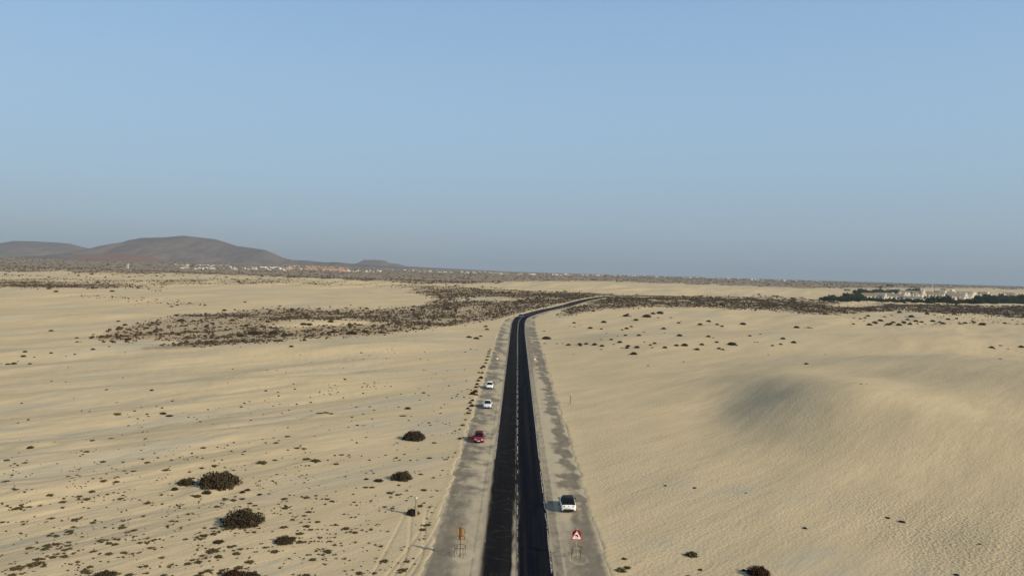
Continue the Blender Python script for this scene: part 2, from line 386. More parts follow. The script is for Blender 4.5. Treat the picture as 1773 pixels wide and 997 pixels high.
SHOULDER = mat('old_asphalt', (.2, .19, .16), .95, .1); t = NT(SHOULDER); P = t.pos()
sa = t.attr('sand'); f1 = t.noise(t.mapping(P, (1, .5, 1)), .9, 6, .65); f2 = t.noise(P, 5, 4, .6)
asp = t.mix(t.ramp(f1, .3, .7), (.130, .113, .083), (.205, .175, .127))
asp = t.mix(t.math('MULTIPLY', t.ramp(f2, .35, .75), .45), asp, (.24, .205, .145))
fs = t.ramp(t.math('ADD', sa, t.math('MULTIPLY', t.math('SUBTRACT', f1, .5), .9)), .12, .88)
t.l(t.mix(fs, asp, (.40, .335, .225)), t.b.inputs['Base Color']); t.bump(t.math('ADD', fs, t.math('MULTIPLY', f2, .4)), .5, .03)

ROAD = mat('tarmac', (.012, .014, .02), .95, .02); t = NT(ROAD); P = t.pos()
du = t.attr('dust'); f1 = t.noise(t.mapping(P, (1, .12, 1)), 1.2, 5, .6); f2 = t.noise(P, 9, 3, .6)
base = t.mix(t.attr('lane'), (.0085, .0080, .0085), (.0030, .0040, .0085))
base = t.mix(t.math('MULTIPLY', t.ramp(t.noise(t.mapping(P, (1, .01, 1)), 1.1, 2), .45, .65), .7), base, (.0145, .014, .0135))
base = t.mix(t.math('MULTIPLY', t.ramp(f1, .35, .8), .5), base, (.014, .0135, .0135))
ck = t.n('TexVoronoi', feature='DISTANCE_TO_EDGE'); ck.inputs['Scale'].default_value = .42; wv = t.n('VectorMath', operation='ADD'); nn = t.n('TexNoise'); nn.inputs['Scale'].default_value = 1.5
t.l(P, nn.inputs['Vector']); t.l(P, wv.inputs[0]); sc2 = t.n('VectorMath', operation='SCALE'); sc2.inputs['Scale'].default_value = .7; t.l(nn.outputs['Color'], sc2.inputs[0]); t.l(sc2.outputs[0], wv.inputs[1]); t.l(t.mapping(wv.outputs[0], (.7, 1.2, 1)), ck.inputs['Vector'])
crk = t.math('MULTIPLY', t.ramp(ck.outputs['Distance'], 0, .022, 1, 0), t.ramp(t.noise(P, .35, 3), .46, .6))
crk = t.math('MULTIPLY', crk, t.math('SUBTRACT', 1.0, t.attr('lane')))
base = t.mix(t.math('MULTIPLY', crk, .45), base, (.10, .09, .07))
dd = t.ramp(t.math('ADD', du, t.math('MULTIPLY', t.math('SUBTRACT', f1, .5), .7)), .15, 1.0)
t.l(t.mix(dd, base, (.32, .27, .19)), t.b.inputs['Base Color']); t.bump(f2, .3, .01)

PAINT = noisy('worn_road_paint', (.42, .40, .36), (.22, .205, .175), 3.0, .8, .2)
ROCK = noisy('volcanic_slope', (.122, .094, .080), (.092, .075, .068), .004, 1, .05, .35, .65, 9)
ROCKR = noisy('red_cinder_slope', (.17, .088, .060), (.135, .082, .062), .006, 1, .05, .35, .65, 9)
WATER = mat('sea_water', (.03, .07, .12), .25, .5)
BUSH = noisy('dry_dark_foliage', (.034, .025, .015), (.070, .054, .031), 3.0, 1, .05, .35, .65, 3)
BUSHR = noisy('reddish_dry_foliage', (.060, .026, .014), (.04, .024, .013), 4.0, 1, .05)
BUSHG = noisy('olive_foliage', (.07, .065, .022), (.11, .095, .035), 4.0, 1, .05)
TUFTM = noisy('dry_grass_blades', (.10, .085, .035), (.16, .13, .06), 3.0, 1, .05)
STEM = mat('dry_stem', (.07, .05, .035), 1, .05)
BELTM = noisy('scrub_belt_foliage', (.034, .025, .016), (.078, .057, .036), .5, 1, .05)
BUSHFAR = BELTM

# ------------------------------------------------------------------ ground sheet
def make_ground():
    rs = [0, 15, 30, 45]; d = 55.0
    while d < 16000:
        rs.append(d); st = d*d*3.1e-5
        if d < 400: st = min(st, 2.0)
        elif d < 860: st = 2.0
        elif d < 1600: st = 4.0+(d-860)*.008
        else: st = max(9, d*.008)
        d += max(st, .14)
    a = list(np.arange(-38, 38.01, .075)); a = [-180+i*8 for i in range(17)]+[-44, -41]+a+[41, 44]+[52+i*8 for i in range(17)]
    rs = np.array(rs); a = np.radians(np.array(a)); A, D = np.meshgrid(a, rs)
    X = D*np.sin(A); Y = D*np.cos(A); sh = X.shape
    Z = ground(X, Y)
    scv = np.where(np.abs(A) < R(60), scrub_at(X, Y, Z), .3)
    u, rz, wl, wr, ok = road_uv(X, Y)
    scv = scv*np.where(ok, ss(1, 6, np.abs(u)-np.where(u < 0, wl, wr)), 1)
    px, py, dz = project(X, Y, Z)
    left = ss(-9, -14, X)
    gy = left*(1-ss(260, 420, Y))*ss(-.05, .45, n3((X*.67+Y*.74)/70.+5, (-X*.74+Y*.67)/9.)+.6*n2((X*.67+Y*.74)/30., (-X*.74+Y*.67)/3.5)+.1)
    gy = np.maximum(gy, ss(.1, .45, n2(X/40.+3, Y/60.))*.8*ss(250, 350, Y)*(1-ss(500, 800, Y)))
    # pale hard flat in the lower right
    flat = np.exp(-(((X-34)/9)**2+((Y-76)/7)**2)**2)
    gy = np.maximum(gy, .75*flat)
    for gx_, gy_, ra_, rb_, am_ in ((29, 101.5, 13, 3.2, .95), (15, 81.5, 6, 2.2, .8), (36, 97, 8, 2, .6), (22, 77, 5, 2, .6), (24, 92, 12, 3, .3), (120, 240, 40, 12, .5)):
        gy = np.maximum(gy, am_*np.exp(-((X-gx_)/ra_)**2-((Y-gy_+.25*(X-gx_))/rb_)**2))
    # trampled sand right of the road, rougher towards the lower right
    tr = ss(9.5, 12, X)*(1-ss(230, 330, Y))*(1-flat)
    tr = np.maximum(tr, .12); tr = tr+1.3*ss(36, 48, X-.25*(Y-90))*(1-ss(96, 108, Y))*ss(0, 1, Y)
    n, m = sh; i = np.arange(n*m).reshape(n, m)
    Fq = np.stack([i[:-1, :-1], i[:-1, 1:], i[1:, 1:], i[1:, :-1]], -1).reshape(-1, 4)
    # close the seam behind the camera
    seam = np.stack([i[:-1, -1], i[:-1, 0], i[1:, 0], i[1:, -1]], -1)
    me = npmesh('ground', np.stack([X, Y, Z], -1).reshape(-1, 3), np.vstack([Fq, seam])[:, ::-1], SAND)
    attr(me, 'scrub', scv); attr(me, 'litter', .62+.34*ss(1000, 1700, Y)); attr(me, 'grey', gy); attr(me, 'tramp', tr)
    tag(link('ground', me), kind='structure')
make_ground()

# ------------------------------------------------------------------ road sheets
def strip(name, us, zoff, matl, vmax=10**9, fine=True, skirt=False, attrs=None, wide=False):
    seg = [PATH[0]]
    y = PATH[:, 1]
    # resample finer where near
    rows = []
    for k in range(len(PATH)-1):
        a, b = PATH[k], PATH[k+1]
        n = 3 if (60 < a[1] < 150 and fine) else 1
        for q in range(n): rows.append(a+(b-a)*q/n)
    rows = np.array(rows)
    tx = np.gradient(rows[:, 0]); ty = np.gradient(rows[:, 1]); ln = np.hypot(tx, ty); nx, ny = ty/ln, -tx/ln
    sv = np.concatenate([[0], np.cumsum(np.hypot(np.diff(rows[:, 0]), np.diff(rows[:, 1])))])+rows[0, 1]
    us = np.array(us)
    if wide:      # us in -1..1 scaled by the half widths
        U = np.where(us[None] < 0, us[None]*(rows[:, 3:4]), us[None]*(rows[:, 4:5]))
    else: U = np.repeat(us[None], len(rows), 0)
    X = rows[:, :1]+nx[:, None]*U; Y = rows[:, 1:2]+ny[:, None]*U; Z = np.repeat(rows[:, 2:3]+zoff, len(us), 1)-.004*np.abs(U)*0
    if skirt:
        U = np.hstack([U[:, :1]-2.2, U, U[:, -1:]+2.2]); X = rows[:, :1]+nx[:, None]*U; Y = rows[:, 1:2]+ny[:, None]*U
        Z = np.hstack([Z[:, :1]-.9, Z, Z[:, -1:]-.9])
    n, m = X.shape; i = np.arange(n*m).reshape(n, m)
    Fq = np.stack([i[:-1, :-1], i[:-1, 1:], i[1:, 1:], i[1:, :-1]], -1).reshape(-1, 4)
    me = npmesh(name, np.stack([X, Y, Z], -1).reshape(-1, 3), Fq, matl)
    V = np.repeat(sv[:, None], m, 1)
    if attrs:
        for k, fn in attrs.items(): attr(me, k, fn(U, V))
    return tag(link(name, me), kind='structure'), U, V
def shoulder_sand(U, V):
    L = U < 0; a = np.abs(U)
    streak = fbm(n1, U/6., V/2.2, 4); blot = fbm(n2, U/3.2+.06*V, V/(1.5+V/120.), 4)
    far = ss(150, 240, V)
    sL = .66-.40*ss(5.0, 7.2, a+.5*n3(U*0, V/8.)) - .2*ss(100, 70, V)*ss(6, 7.5, a)
    sL = sL+.55*blot*ss(88, 105, V)+far*.18*streak-.22*ss(4.42, 4.35, a)*ss(4.22, 4.3, a)*(V < 200)
    sR = .34+.30*ss(4.75, 4.9, a)*(1-ss(5.9, 6.8, a))*ss(74, 88, V)*(1-ss(215, 260, V))+.5*np.exp(-((a-4.8)/.09)**2)*(V < 230)
    sR = sR-.22*ss(6.2, 7.4, a+.6*n3(U*0+5, V/9.))+.85*blot*ss(84, 98, V)*ss(5, 6, a)+.16*ss(95, 120, V)*(1-ss(180, 250, V))+far*.2*streak-.05*far
    sR = sR+.5*np.exp(-(((a-6.0)/.8)**2+((V-92.5)/3.4)**2))+.5*np.exp(-(((a-7.7)/.5)**2+((V-92)/3.)**2))-.45*np.exp(-(((a-6.9)/.55)**2+((V-95)/2.2)**2))
    s = np.where(L, sL, sR)
    for uu in (-5.35, 6.35): s = s+.75*np.exp(-((((U-uu)/.95)**2+((V-75.6)/1.5)**2-.8)/.35)**2)*(1 if uu < 0 else .5)
    s = s+.6*ss(.9, .0, np.where(L, 9.1, 9.1)-a)*(V < 380)
    s = np.where(V > 380, s*.8+.22, s)
    return np.clip(s, 0, 1.2)
sh_o, _, _ = strip('road_shoulder', list(np.linspace(-1, 1, 97)), 0.0, SHOULDER, skirt=True, attrs={'sand': shoulder_sand}, wide=True)
def road_dust(U, V):
    e = .95*np.exp(-((U+3.95)/.50)**2)*(1-.4*ss(150, 260, V))+.8*np.exp(-((U-3.75)/.14)**2)
    wv = .30*n3(V/14., V*0)+.08*n2(V/1.5, V*0)
    e = e+(.85+.5*n5(U/.5, V/2.5))*np.exp(-((U+.26+.1*wv)/(.27+.08*wv))**2)*(1-ss(70, 108, V))+.30*np.exp(-((U-.15)/.40)**2)*(1-ss(70, 200, V))
    e = e+.5*ss(.55, .9, n1(U/1.2, V/6.))*0+1.2*np.exp(-(((U-3.75)/.38)**2+((V-79.5)/1.6)**2))+.8*np.exp(-(((U-3.8)/.3)**2+((V-112)/2.)**2))+.8*np.exp(-(((U-3.8)/.3)**2+((V-138)/2.)**2))
    e = e+.30*ss(-2.7, -3.75, U+.25*n4(U*0, V/5.))*(V < 330)+.16*ss(3.2, 3.85, U)
    return np.clip(e, 0, 1.2)
strip('road', list(np.linspace(-3.75, 3.85, 77)), .006, ROAD, attrs={'dust': road_dust, 'lane': lambda U, V: ss(-.1, .1, U)})

def marking(name, u, wdt, keep, dash=None, v0=55, v1=860):
    V = []; Fc = []; acc = 0.0
    for k in range(len(PATH)-1):
        a, b = PATH[k], PATH[k+1]
        if a[1] < v0 or a[1] > v1: continue
        t = (b-a)[:2]; L = np.linalg.norm(t); t = t/L; nrm = np.array([t[1], -t[0]])
        near = a[1] < 260; n = 5 if a[1] < 130 else (3 if near else 1); cols = 3 if near else 1
        for q in range(n):
            s0, s1 = q/n, (q+1)/n; v = a[1]+q/n
            if dash and (v % dash[1]) > dash[0]: continue
            for c_ in range(cols):
                if near and not keep(v, c_): continue
                e0, e1 = u-wdt/2+wdt*c_/cols, u-wdt/2+wdt*(c_+1)/cols
                j = [(rnd.random()-.5)*.03*near for _ in range(4)]
                p = []
                for (s_, e_, jj) in ((s0, e0, j[0]), (s0, e1, j[1]), (s1, e1, j[2]), (s1, e0, j[3])):
                    bse = a+(b-a)*s_; p.append((bse[0]+nrm[0]*(e_+jj), bse[1]+nrm[1]*(e_+jj), bse[2]+.011))
                m = len(V); V += p; Fc.append((m, m+1, m+2, m+3))
    me = bpy.data.meshes.new(name); me.from_pydata(V, [], Fc); me.materials.append(PAINT); me.update()
    tag(link(name, me), kind='structure')
def wear(lo, ph, near_lo):
    def k(v, c_):
        n_ = float(n1(v/3.7+ph, c_*.8+ph))+.6*float(n2(v/.7+ph, c_*1.7)); thr = lo if v > 115 else near_lo
        return n_ > thr
    return k
marking('road_edge_line_left', -3.38, .15, wear(-.35, 3.1, .62))
marking('road_edge_line_right', 3.5, .16, wear(-.6, 8.4, .0))
marking('road_centre_line', .13, .14, wear(-.3, 5.2, .2), dash=(5.6, 7.4))
marking('road_centre_line_thin', -.12, .07, wear(.0, 9.7, .25))

# ------------------------------------------------------------------ sea, hills
me = npmesh('sea', [(-9000, 4200, -9), (45000, 4200, -9), (45000, 45000, -9), (-9000, 45000, -9)], [(0, 1, 2, 3)], WATER)
tag(link('sea', me), kind='structure')
def hill(name, D, prof, wn, wf, m, amp, seed, flat=1.0, base_drop=8):
    """a hill of real depth: its crest seen along prof (screen points of the skyline), at distance D, sloping down over wn metres in front and wf behind"""
    pr = np.array(prof, float); nn_ = PN(seed)
    d = ray(pr[:, 0], pr[:, 1]); tt = D/d[:, 1]; cx = CAM[0]+d[:, 0]*tt; cz = CAM[2]+d[:, 2]*tt
    nx = 220; xs = np.linspace(cx[0], cx[-1], nx); ys = np.concatenate([np.linspace(-wn, 0, 46), np.linspace(0, wf, 22)[1:]])
    X, Yo = np.meshgrid(xs, ys); H = np.interp(X, cx, cz); Y = D+Yo
    g0 = ground0(X, Y); hh = np.maximum(H-g0, 0)
    hk = np.clip(hh/hh.max()*1.15, .12, 1); s = np.clip(np.where(Yo < 0, -Yo/(wn*hk), Yo/(wf*hk)), 0, 1); prf = (1-s)**1.25*(1-.18*np.sin(np.pi*s))
    rid = np.abs(fbm(nn_, X/(wn*.09), Y/(wn*.7), 5))+.5*fbm(nn_, X/(wn*.4)+3, Y/(wn*.4), 3)
    z = g0+hh*prf-rid*amp*np.sin(np.pi*np.clip(s, 0, 1))*np.clip(hh/60, 0, 1)-base_drop*ss(.9, 1, s)-6*(hh < 1)-6*(s >= 1)
    n, mm = X.shape; i = np.arange(n*mm).reshape(n, mm)
    Fq = np.stack([i[:-1, :-1], i[:-1, 1:], i[1:, 1:], i[1:, :-1]], -1).reshape(-1, 4)
    tag(link(name, npmesh(name, np.stack([X, Y, z], -1).reshape(-1, 3), Fq, m)), kind='structure')
hill('hill', 5600, [(40, 455), (100, 446), (163, 434), (190, 427), (222, 416), (245, 412), (285, 411), (318, 408), (345, 411), (372, 414), (395, 421), (410, 426), (440, 430), (460, 433), (490, 446), (505, 450), (530, 451), (560, 454), (585, 454), (610, 457), (640, 459), (700, 463), (760, 466)], 1500, 1200, ROCK, 46, 11)
hill('hill', 6300, [(-260, 446), (-150, 438), (-60, 434), (0, 424), (22, 417), (60, 418), (100, 420), (122, 422), (140, 427), (158, 435), (190, 442), (240, 450), (300, 456)], 1500, 1500, ROCK, 32, 12)
hill('hill', 4300, [(110, 455), (150, 449), (172, 443.5), (192, 439.5), (215, 439), (240, 442), (270, 447), (300, 453), (330, 458), (360, 462)], 620, 500, ROCKR, 9, 13)
hill('hill', 7400, [(560, 460), (600, 458), (618, 456), (630, 450), (652, 450), (666, 451), (676, 456), (690, 457), (705, 461), (740, 463), (800, 466), (860, 469), (930, 473)], 900, 900, ROCK, 10, 14)
hill('hill', 5000, [(-200, 456), (-60, 450), (40, 449), (100, 447), (150, 450), (180, 452), (240, 458)], 900, 900, ROCK, 10, 15)

# ------------------------------------------------------------------ shrubs
def leaf_dome(name, m, seed, n=900, flat=.62, lump=.28, leaf=.085, gap=.0, core=True):
    """a dome of radius 1: lumpy twiggy core and many small leaf faces through its outer layer"""
    r = random.Random(seed); q = np.random.RandomState(seed); ph = q.rand(6)*6.28
    def rad(a, e): return 1+lump*(.5*math.sin(3*a+ph[0])*math.cos(2*e+ph[1])+.5*math.sin(5*a+ph[2]+3*e)+.4*math.sin(9*a+ph[3])*math.sin(5*e+ph[4]))
    V, Fc = [], []
    if core:
        na, ne = 20, 7
        for j in range(ne+1):
            e = (j/ne)*math.pi/2
            for i_ in range(na):
                a = 2*math.pi*i_/na; R_ = rad(a, e)*.80*(1+r.uniform(-.09, .09)); V.append((R_*math.cos(a)*math.cos(e), R_*math.sin(a)*math.cos(e), R_*math.sin(e)*flat-.04))
        Fc += [(j*na+i_, j*na+(i_+1) % na, (j+1)*na+(i_+1) % na, (j+1)*na+i_) for j in range(ne) for i_ in range(na)]
    for _ in range(n):
        a = r.uniform(0, 2*math.pi); e = math.asin(r.random()); R_ = rad(a, e)*r.uniform(.74, 1.06)
        c = Vector((R_*math.cos(a)*math.cos(e), R_*math.sin(a)*math.cos(e), max(.0, R_*math.sin(e)*flat)))
        d1 = Vector((r.gauss(0, 1), r.gauss(0, 1), r.gauss(0, 1))).normalized(); d2 = d1.cross(Vector((r.gauss(0, 1), r.gauss(0, 1), r.gauss(0, 1)))).normalized()
        s_ = leaf*r.uniform(.6, 1.5); b = len(V); V += [c-d1*s_-d2*s_*.5, c+d1*s_-d2*s_*.4, c+d1*s_*.5+d2*s_, c-d1*s_*.6+d2*s_*.8]; Fc.append((b, b+1, b+2, b+3))
    me = bpy.data.meshes.new(name); me.from_pydata([tuple(v) for v in V], [], Fc); me.materials.append(m); me.update(); return me
def tuft_mesh(name, m, seed, n=46, h=.9, spread=1.0):
    r = random.Random(seed); V, Fc = [], []
    for _ in range(n):
        a = r.uniform(0, 6.28); r0 = r.uniform(0, .35)*spread; ln = r.uniform(.45, 1)*h; out = r.uniform(.15, .8)*spread
        c = Vector((math.cos(a)*r0, math.sin(a)*r0, -.05)); t_ = c+Vector((math.cos(a)*out, math.sin(a)*out, ln)); mdl = c+Vector((math.cos(a)*out*.35, math.sin(a)*out*.35, ln*.62))
        sd_ = Vector((-math.sin(a), math.cos(a), 0))*r.uniform(.05, .11); b = len(V)
        V += [c-sd_, c+sd_, mdl+sd_*.9, mdl-sd_*.9, t_]; Fc += [(b, b+1, b+2, b+3), (b+3, b+2, b+4)]
    me = bpy.data.meshes.new(name); me.from_pydata([tuple(v) for v in V], [], Fc); me.materials.append(m); me.update(); return me
DOME = [leaf_dome('dark_shrub', BUSH, 20+i, 2600, .64, .20, .042) for i in range(4)]
DOMER = [leaf_dome('dark_shrub', BUSHR, 30+i, 2400, .66, .24, .045) for i in range(2)]
BUSHL = noisy('brown_olive_foliage', (.065, .052, .026), (.10, .08, .04), 3.0, 1, .05)
SPARSE = [leaf_dome('low_shrub', BUSHL, 40+i, 520, .45, .42, .085) for i in range(3)]
GREEN = [leaf_dome('green_shrub', BUSHG, 50+i, 420, .5, .4, .10) for i in range(2)]
TUFT = [tuft_mesh('grass_tuft', TUFTM, 60+i) for i in range(3)]+[tuft_mesh('grass_tuft', BUSHG, 70+i, 60, .8, 1.1) for i in range(2)]
def plant(name, me, px, py, wpx, hr=1.0, label=None, cat='shrub', group=None, asp=1.0, sink=.06):
    p = at(px, py); sc_m = (1.0 if wpx > 14 else .82)*wpx/2*(p-CAM).length/F_
    o = link(name, me, loc=(p.x, p.y+sc_m*.5, p.z-sink*sc_m)); o.scale = (sc_m, sc_m*asp, sc_m*hr*(1.05 if wpx > 14 else 1.25)); o.rotation_euler = (0, 0, rnd.uniform(0, 6.28) if asp == 1 else 0)
    return tag(o, label, cat, group)
# the foreground shrubs of the left sand, one by one
G1 = 'large dark shrubs on the sand left of the road'
BIGL = [
    (716, 762, 36, 1.15, 0, 'squarish dark brown shrub nearest the road, level with the red car'),
    (700, 761, 12, .9, 3, 'small dark shrub touching the left side of the squarish brown shrub'),
    (372, 846, 60, .95, 0, 'widest dark shrub, domed, on the sand at lower left behind another wide one'),
    (319, 839, 24, 1.0, 1, 'small round dark shrub just left of the widest domed shrub'),
    (301, 848, 12, .9, 3, 'tiny dark shrub on the slope below the small round dark shrub'),
    (413, 910, 60, .95, 2, 'wide dark shrub with a notched left side, in front of the widest domed shrub'),
    (694, 831, 34, 1.05, 1, 'dark round shrub on the sand between squarish shrub and concrete post'),
    (490, 941, 29, .95, 3, 'oval dark shrub alone near the lower edge, right of the two wide shrubs'),
    (714, 892, 21, 1.3, 0, 'dark shrub growing at the foot of the concrete post left of the road'),
    (400, 1004, 34, 1.0, 4, 'reddish brown shrub cut by the lower edge of the view'),
    (430, 1004, 30, .95, 2, 'dark shrub cut by the lower edge, right beside the reddish one'),
    (176, 1003, 32, .8, 3, 'low dark shrub cut by the lower edge at far lower left'),
    (530, 796, 14, .8, 5, 'left half of the broken dark shrub on a pale sand hump'),
    (545, 799, 15, .8, 6, 'right half of the broken dark shrub on a pale sand hump'),
    (452, 802, 16, .75, 5, 'low dark shrub on the sand halfway between broken shrub and small round shrub'),
    (475, 797, 9, .7, 5, 'very small shrub just right of a low dark one on pale sand'),
    (655, 832, 15, .7, 3, 'small flat dark shrub just left of the dark round shrub'),
    (634, 830, 9, .7, 3, 'very small dark shrub second left of the dark round shrub'),
    (633, 841, 10, .7, 5, 'tiny shrub below the small flat dark shrub'),
    (644, 844, 9, .9, 5, 'tiny greyish shrub right below the small flat dark shrub'),
    (419, 853, 10, .9, 3, 'left one of the two small shrubs right of the widest domed shrub'),
    (428, 850, 10, .9, 3, 'right one of the two small shrubs right of the widest domed shrub'),
    (449, 857, 9, .8, 3, 'small dark shrub behind the notched wide shrub'),
    (403, 868, 11, .9, 5, 'small dark shrub right above the notched wide shrub'),
    (356, 854, 15, .6, 3, 'flat dark shrub at the front foot of the widest domed shrub'),
    (377, 937, 16, .6, 3, 'low dark shrub left of the oval shrub near the lower edge'),
    (366, 955, 19, .75, 5, 'dull olive shrub on the sand near the lower edge, left of the oval shrub'),
    (541, 970, 12, 1.0, 5, 'spiky little dark shrub near the lower edge, right of the oval shrub'),
    (497, 756, 10, .6, 5, 'small dark shrub in the middle of the left sand, level with the red car'),
    (706, 705, 12, .6, 5, 'upper one of the two low shrubs left of the white sedan'),
    (697, 716, 14, .4, 5, 'lower flat one of the two low shrubs left of the white sedan'),
    (281, 717, 12, .7, 3, 'darkest low shrub in the cluster on the left sand slope'),
    (292, 721, 14, .5, 3, 'flat dark shrub joined to the darkest one in the left slope cluster'),
    (202, 718, 12, .8, 7, 'solitary olive green shrub left of the cluster on the left sand slope'),
    (51, 776, 11, .8, 3, 'solitary dark shrub on smooth sand at the far left edge'),
    (262, 676, 7, .8, 3, 'solitary dark dot of a shrub on the upper left bare sand'),
    (796, 760, 8, 1.0, 3, 'small round dark shrub left of the red car with the open door'),
    (57, 979, 20, .5, 5, 'flat dark shrub in the lowest left corner group'),
    (26, 986, 20, .5, 5, 'leftmost flat dark shrub in the lowest left corner group'),
    (85, 858, 12, .7, 5, 'low dark shrub on the left edge sand below the thin dark streak'),
    (158, 852, 10, 1.0, 5, 'small upright brown shrub on the left sand below the thin dark streak'),
]
VARS = [DOME[0], DOME[1], DOME[2], DOME[3], DOMER[0], SPARSE[0], SPARSE[1], GREEN[0]]
for px, py, wp, hr, v, lb in BIGL:
    plant('dark_shrub' if v != 7 else 'green_shrub', VARS[v], px, py, wp, hr, lb, 'shrub', G1)
# green crest shrub strips
for px, py, wp, lb in [(553, 716, 12, 'left end of the green plant strip on the crest of a pale hump'), (563, 715, 12, 'middle of the green plant strip on the crest of a pale hump'), (572, 717, 10, 'drooping right end of the green plant strip on a pale hump')]:
    plant('green_shrub', GREEN[0], px, py, wp, .5, lb, 'shrub', 'green plants on a sand hump')
# lower right
G2 = 'shrubs on the trampled sand right of the road'
for px, py, wp, hr, v, lb in [
    (1317, 1000, 32, 1.2, 4, 'large round dark shrub cut by the lower edge right of the road'),
    (1298, 990, 10, 1.0, 3, 'right one of the two small shrubs beside the large round dark shrub'),
    (1288, 989, 8, 1.0, 3, 'left one of the two small shrubs beside the large round dark shrub'),
    (1199, 963, 18, 1.2, 6, 'upright brown shrub on the trampled sand right of the road'),
    (1192, 1000, 11, 1.2, 6, 'brown shrub cut by the lower edge below the upright brown shrub'),
    (1213, 987, 8, .8, 3, 'small dark shrub right of the brown shrub at the lower edge'),
    (1394, 915, 8, .9, 3, 'small dark shrub on the pale flat sand patch at lower right'),
    (1538, 897, 9, .5, 3, 'left one of the two dark sprigs on the ridge at right'),
    (1563, 904, 12, .45, 3, 'right one of the two dark sprigs on the ridge at right'),
    (1697, 942, 5, .8, 3, 'single dark dot of a shrub on the lower right slope'),
    (1657, 996, 8, .8, 3, 'small round dark shrub at the lower edge far right'),
    (1081, 968, 10, .7, 7, 'small olive tuft highest of the three beside the right shoulder'),
    (1087, 984, 12, .9, 7, 'upright green tuft, right one of the two lowest beside the right shoulder'),
    (1075, 989, 18, .6, 7, 'widest flat green tuft beside the right shoulder at the lower edge'),
    (1152, 841, 7, .6, 3, 'left one of the sprigs on the grey stain of the right sand'),
    (1203, 845, 8, .6, 3, 'middle dark sprig on the grey stain of the right sand'),
    (1292, 853, 5, .6, 3, 'right one of the sprigs on the grey stain of the right sand'),
    (1491, 665, 4, .7, 3, 'single dark speck of a shrub near the top of the big dune')]:
    plant('dark_shrub' if v != 7 else 'green_shrub', VARS[v], px, py, wp, hr, lb, 'shrub', G2)
# domed shrubs on the sand right of the bend: screen points taken from the photograph, by row
Z5 = [(380, 160, 28), (424, 174, 12), (587, 156, 42), (347, 182, 12), (383, 186, 16), (493, 197, 36), (569, 202, 24), (565, 200, 10), (187, 250, 56), (170, 215, 20), (176, 266, 20), (343, 277, 36), (260, 268, 18), (300, 264, 16), (420, 280, 36), (426, 292, 26),
      (466, 279, 34), (524, 295, 42), (570, 256, 18), (575, 318, 36), (568, 333, 20), (640, 272, 28), (700, 292, 38), (657, 303, 20), (714, 329, 18), (757, 322, 34), (749, 335, 34), (820, 332, 42), (797, 378, 52), (768, 375, 14), (738, 247, 28), (682, 245, 14), (832, 248, 34),
      (714, 208, 22), (746, 200, 34), (778, 186, 26), (930, 96, 36), (982, 94, 52), (755, 100, 26), (742, 112, 44), (770, 113, 20), (890, 117, 56), (812, 141, 38), (966, 122, 20), (1056, 122, 20), (1110, 160, 28), (1125, 148, 14), (1006, 201, 36), (868, 222, 18), (1012, 228, 12),
      (1260, 172, 36), (1320, 150, 36), (1412, 184, 28), (1380, 172, 30), (1560, 170, 44), (1116, 250, 42), (870, 290, 18), (942, 303, 30), (912, 314, 24), (1152, 318, 50), (1095, 318, 36), (1014, 333, 36), (925, 331, 20), (1272, 312, 36), (1318, 256, 34), (1352, 262, 18),
      (1376, 295, 30), (1484, 312, 56), (1515, 316, 20), (1240, 346, 38), (1215, 343, 16), (1392, 340, 32), (1418, 346, 26), (1607, 250, 24), (1640, 292, 16), (1660, 293, 16), (1680, 236, 18), (1765, 318, 24), (1736, 380, 14), (152, 360, 20), (172, 376, 12), (895, 456, 18), (1145, 429, 16), (375, 376, 14),
      (340, 110, 14), (512, 84, 30), (605, 230, 14)]
Z6 = [(164, 196, 40), (225, 195, 12), (246, 196, 22), (266, 197, 18), (143, 302, 40), (66, 275, 36), (50, 314, 26), (365, 384, 12), (232, 453, 30), (670, 114, 30), (648, 126, 22), (613, 133, 22), (785, 119, 22), (680, 177, 38), (566, 170, 22), (568, 128, 20), (895, 89, 34), (1088, 100, 30), (1087, 88, 20), (720, 162, 36), (760, 148, 38),
      (812, 176, 36), (890, 178, 40), (968, 172, 32), (1204, 168, 32), (1180, 158, 26), (1413, 154, 24), (1483, 176, 44), (1726, 171, 18), (1640, 166, 26), (1670, 166, 18), (1240, 138, 30), (1296, 133, 22), (1360, 165, 30), (1548, 338, 34), (1610, 322, 20), (1566, 346, 14), (1662, 345, 14), (1760, 334, 34), (1608, 416, 18), (1320, 168, 26), (850, 160, 30), (925, 160, 34),
      (1010, 152, 34), (1050, 158, 30), (1130, 152, 34), (830, 168, 24), (1140, 105, 18), (1190, 125, 16), (980, 120, 40), (950, 140, 26), (1020, 170, 16), (615, 594, 10), (660, 593, 9)]
pts5 = [(900+a/4.03, 520+b/4.03, c_/4.03) for a, b, c_ in Z5]+[(1340+a/4.095, 520+b/4.095, c_/4.095) for a, b, c_ in Z6]
ORD = ['first', 'second', 'third', 'fourth', 'fifth', 'sixth', 'seventh', 'eighth', 'ninth', 'tenth', 'eleventh', 'twelfth', 'thirteenth', 'fourteenth', 'fifteenth', 'sixteenth', 'seventeenth', 'eighteenth', 'nineteenth', 'twentieth']
TENS = {2: 'twenty', 3: 'thirty', 4: 'forty', 5: 'fifty', 6: 'sixty', 7: 'seventy', 8: 'eighty', 9: 'ninety'}
def ordinal(i):
    if i < 20: return ORD[i]
    k = i+1; return (TENS[k//10][:-1]+'ieth') if k % 10 == 0 else TENS[k//10]+'-'+ORD[k % 10-1]
def rows_of(pts, cuts):
    out = []
    for a, b in zip(cuts[:-1], cuts[1:]): out.append(sorted([p for p in pts if a <= p[1] < b], key=lambda p: p[0]))
    return out
NBIG = 0
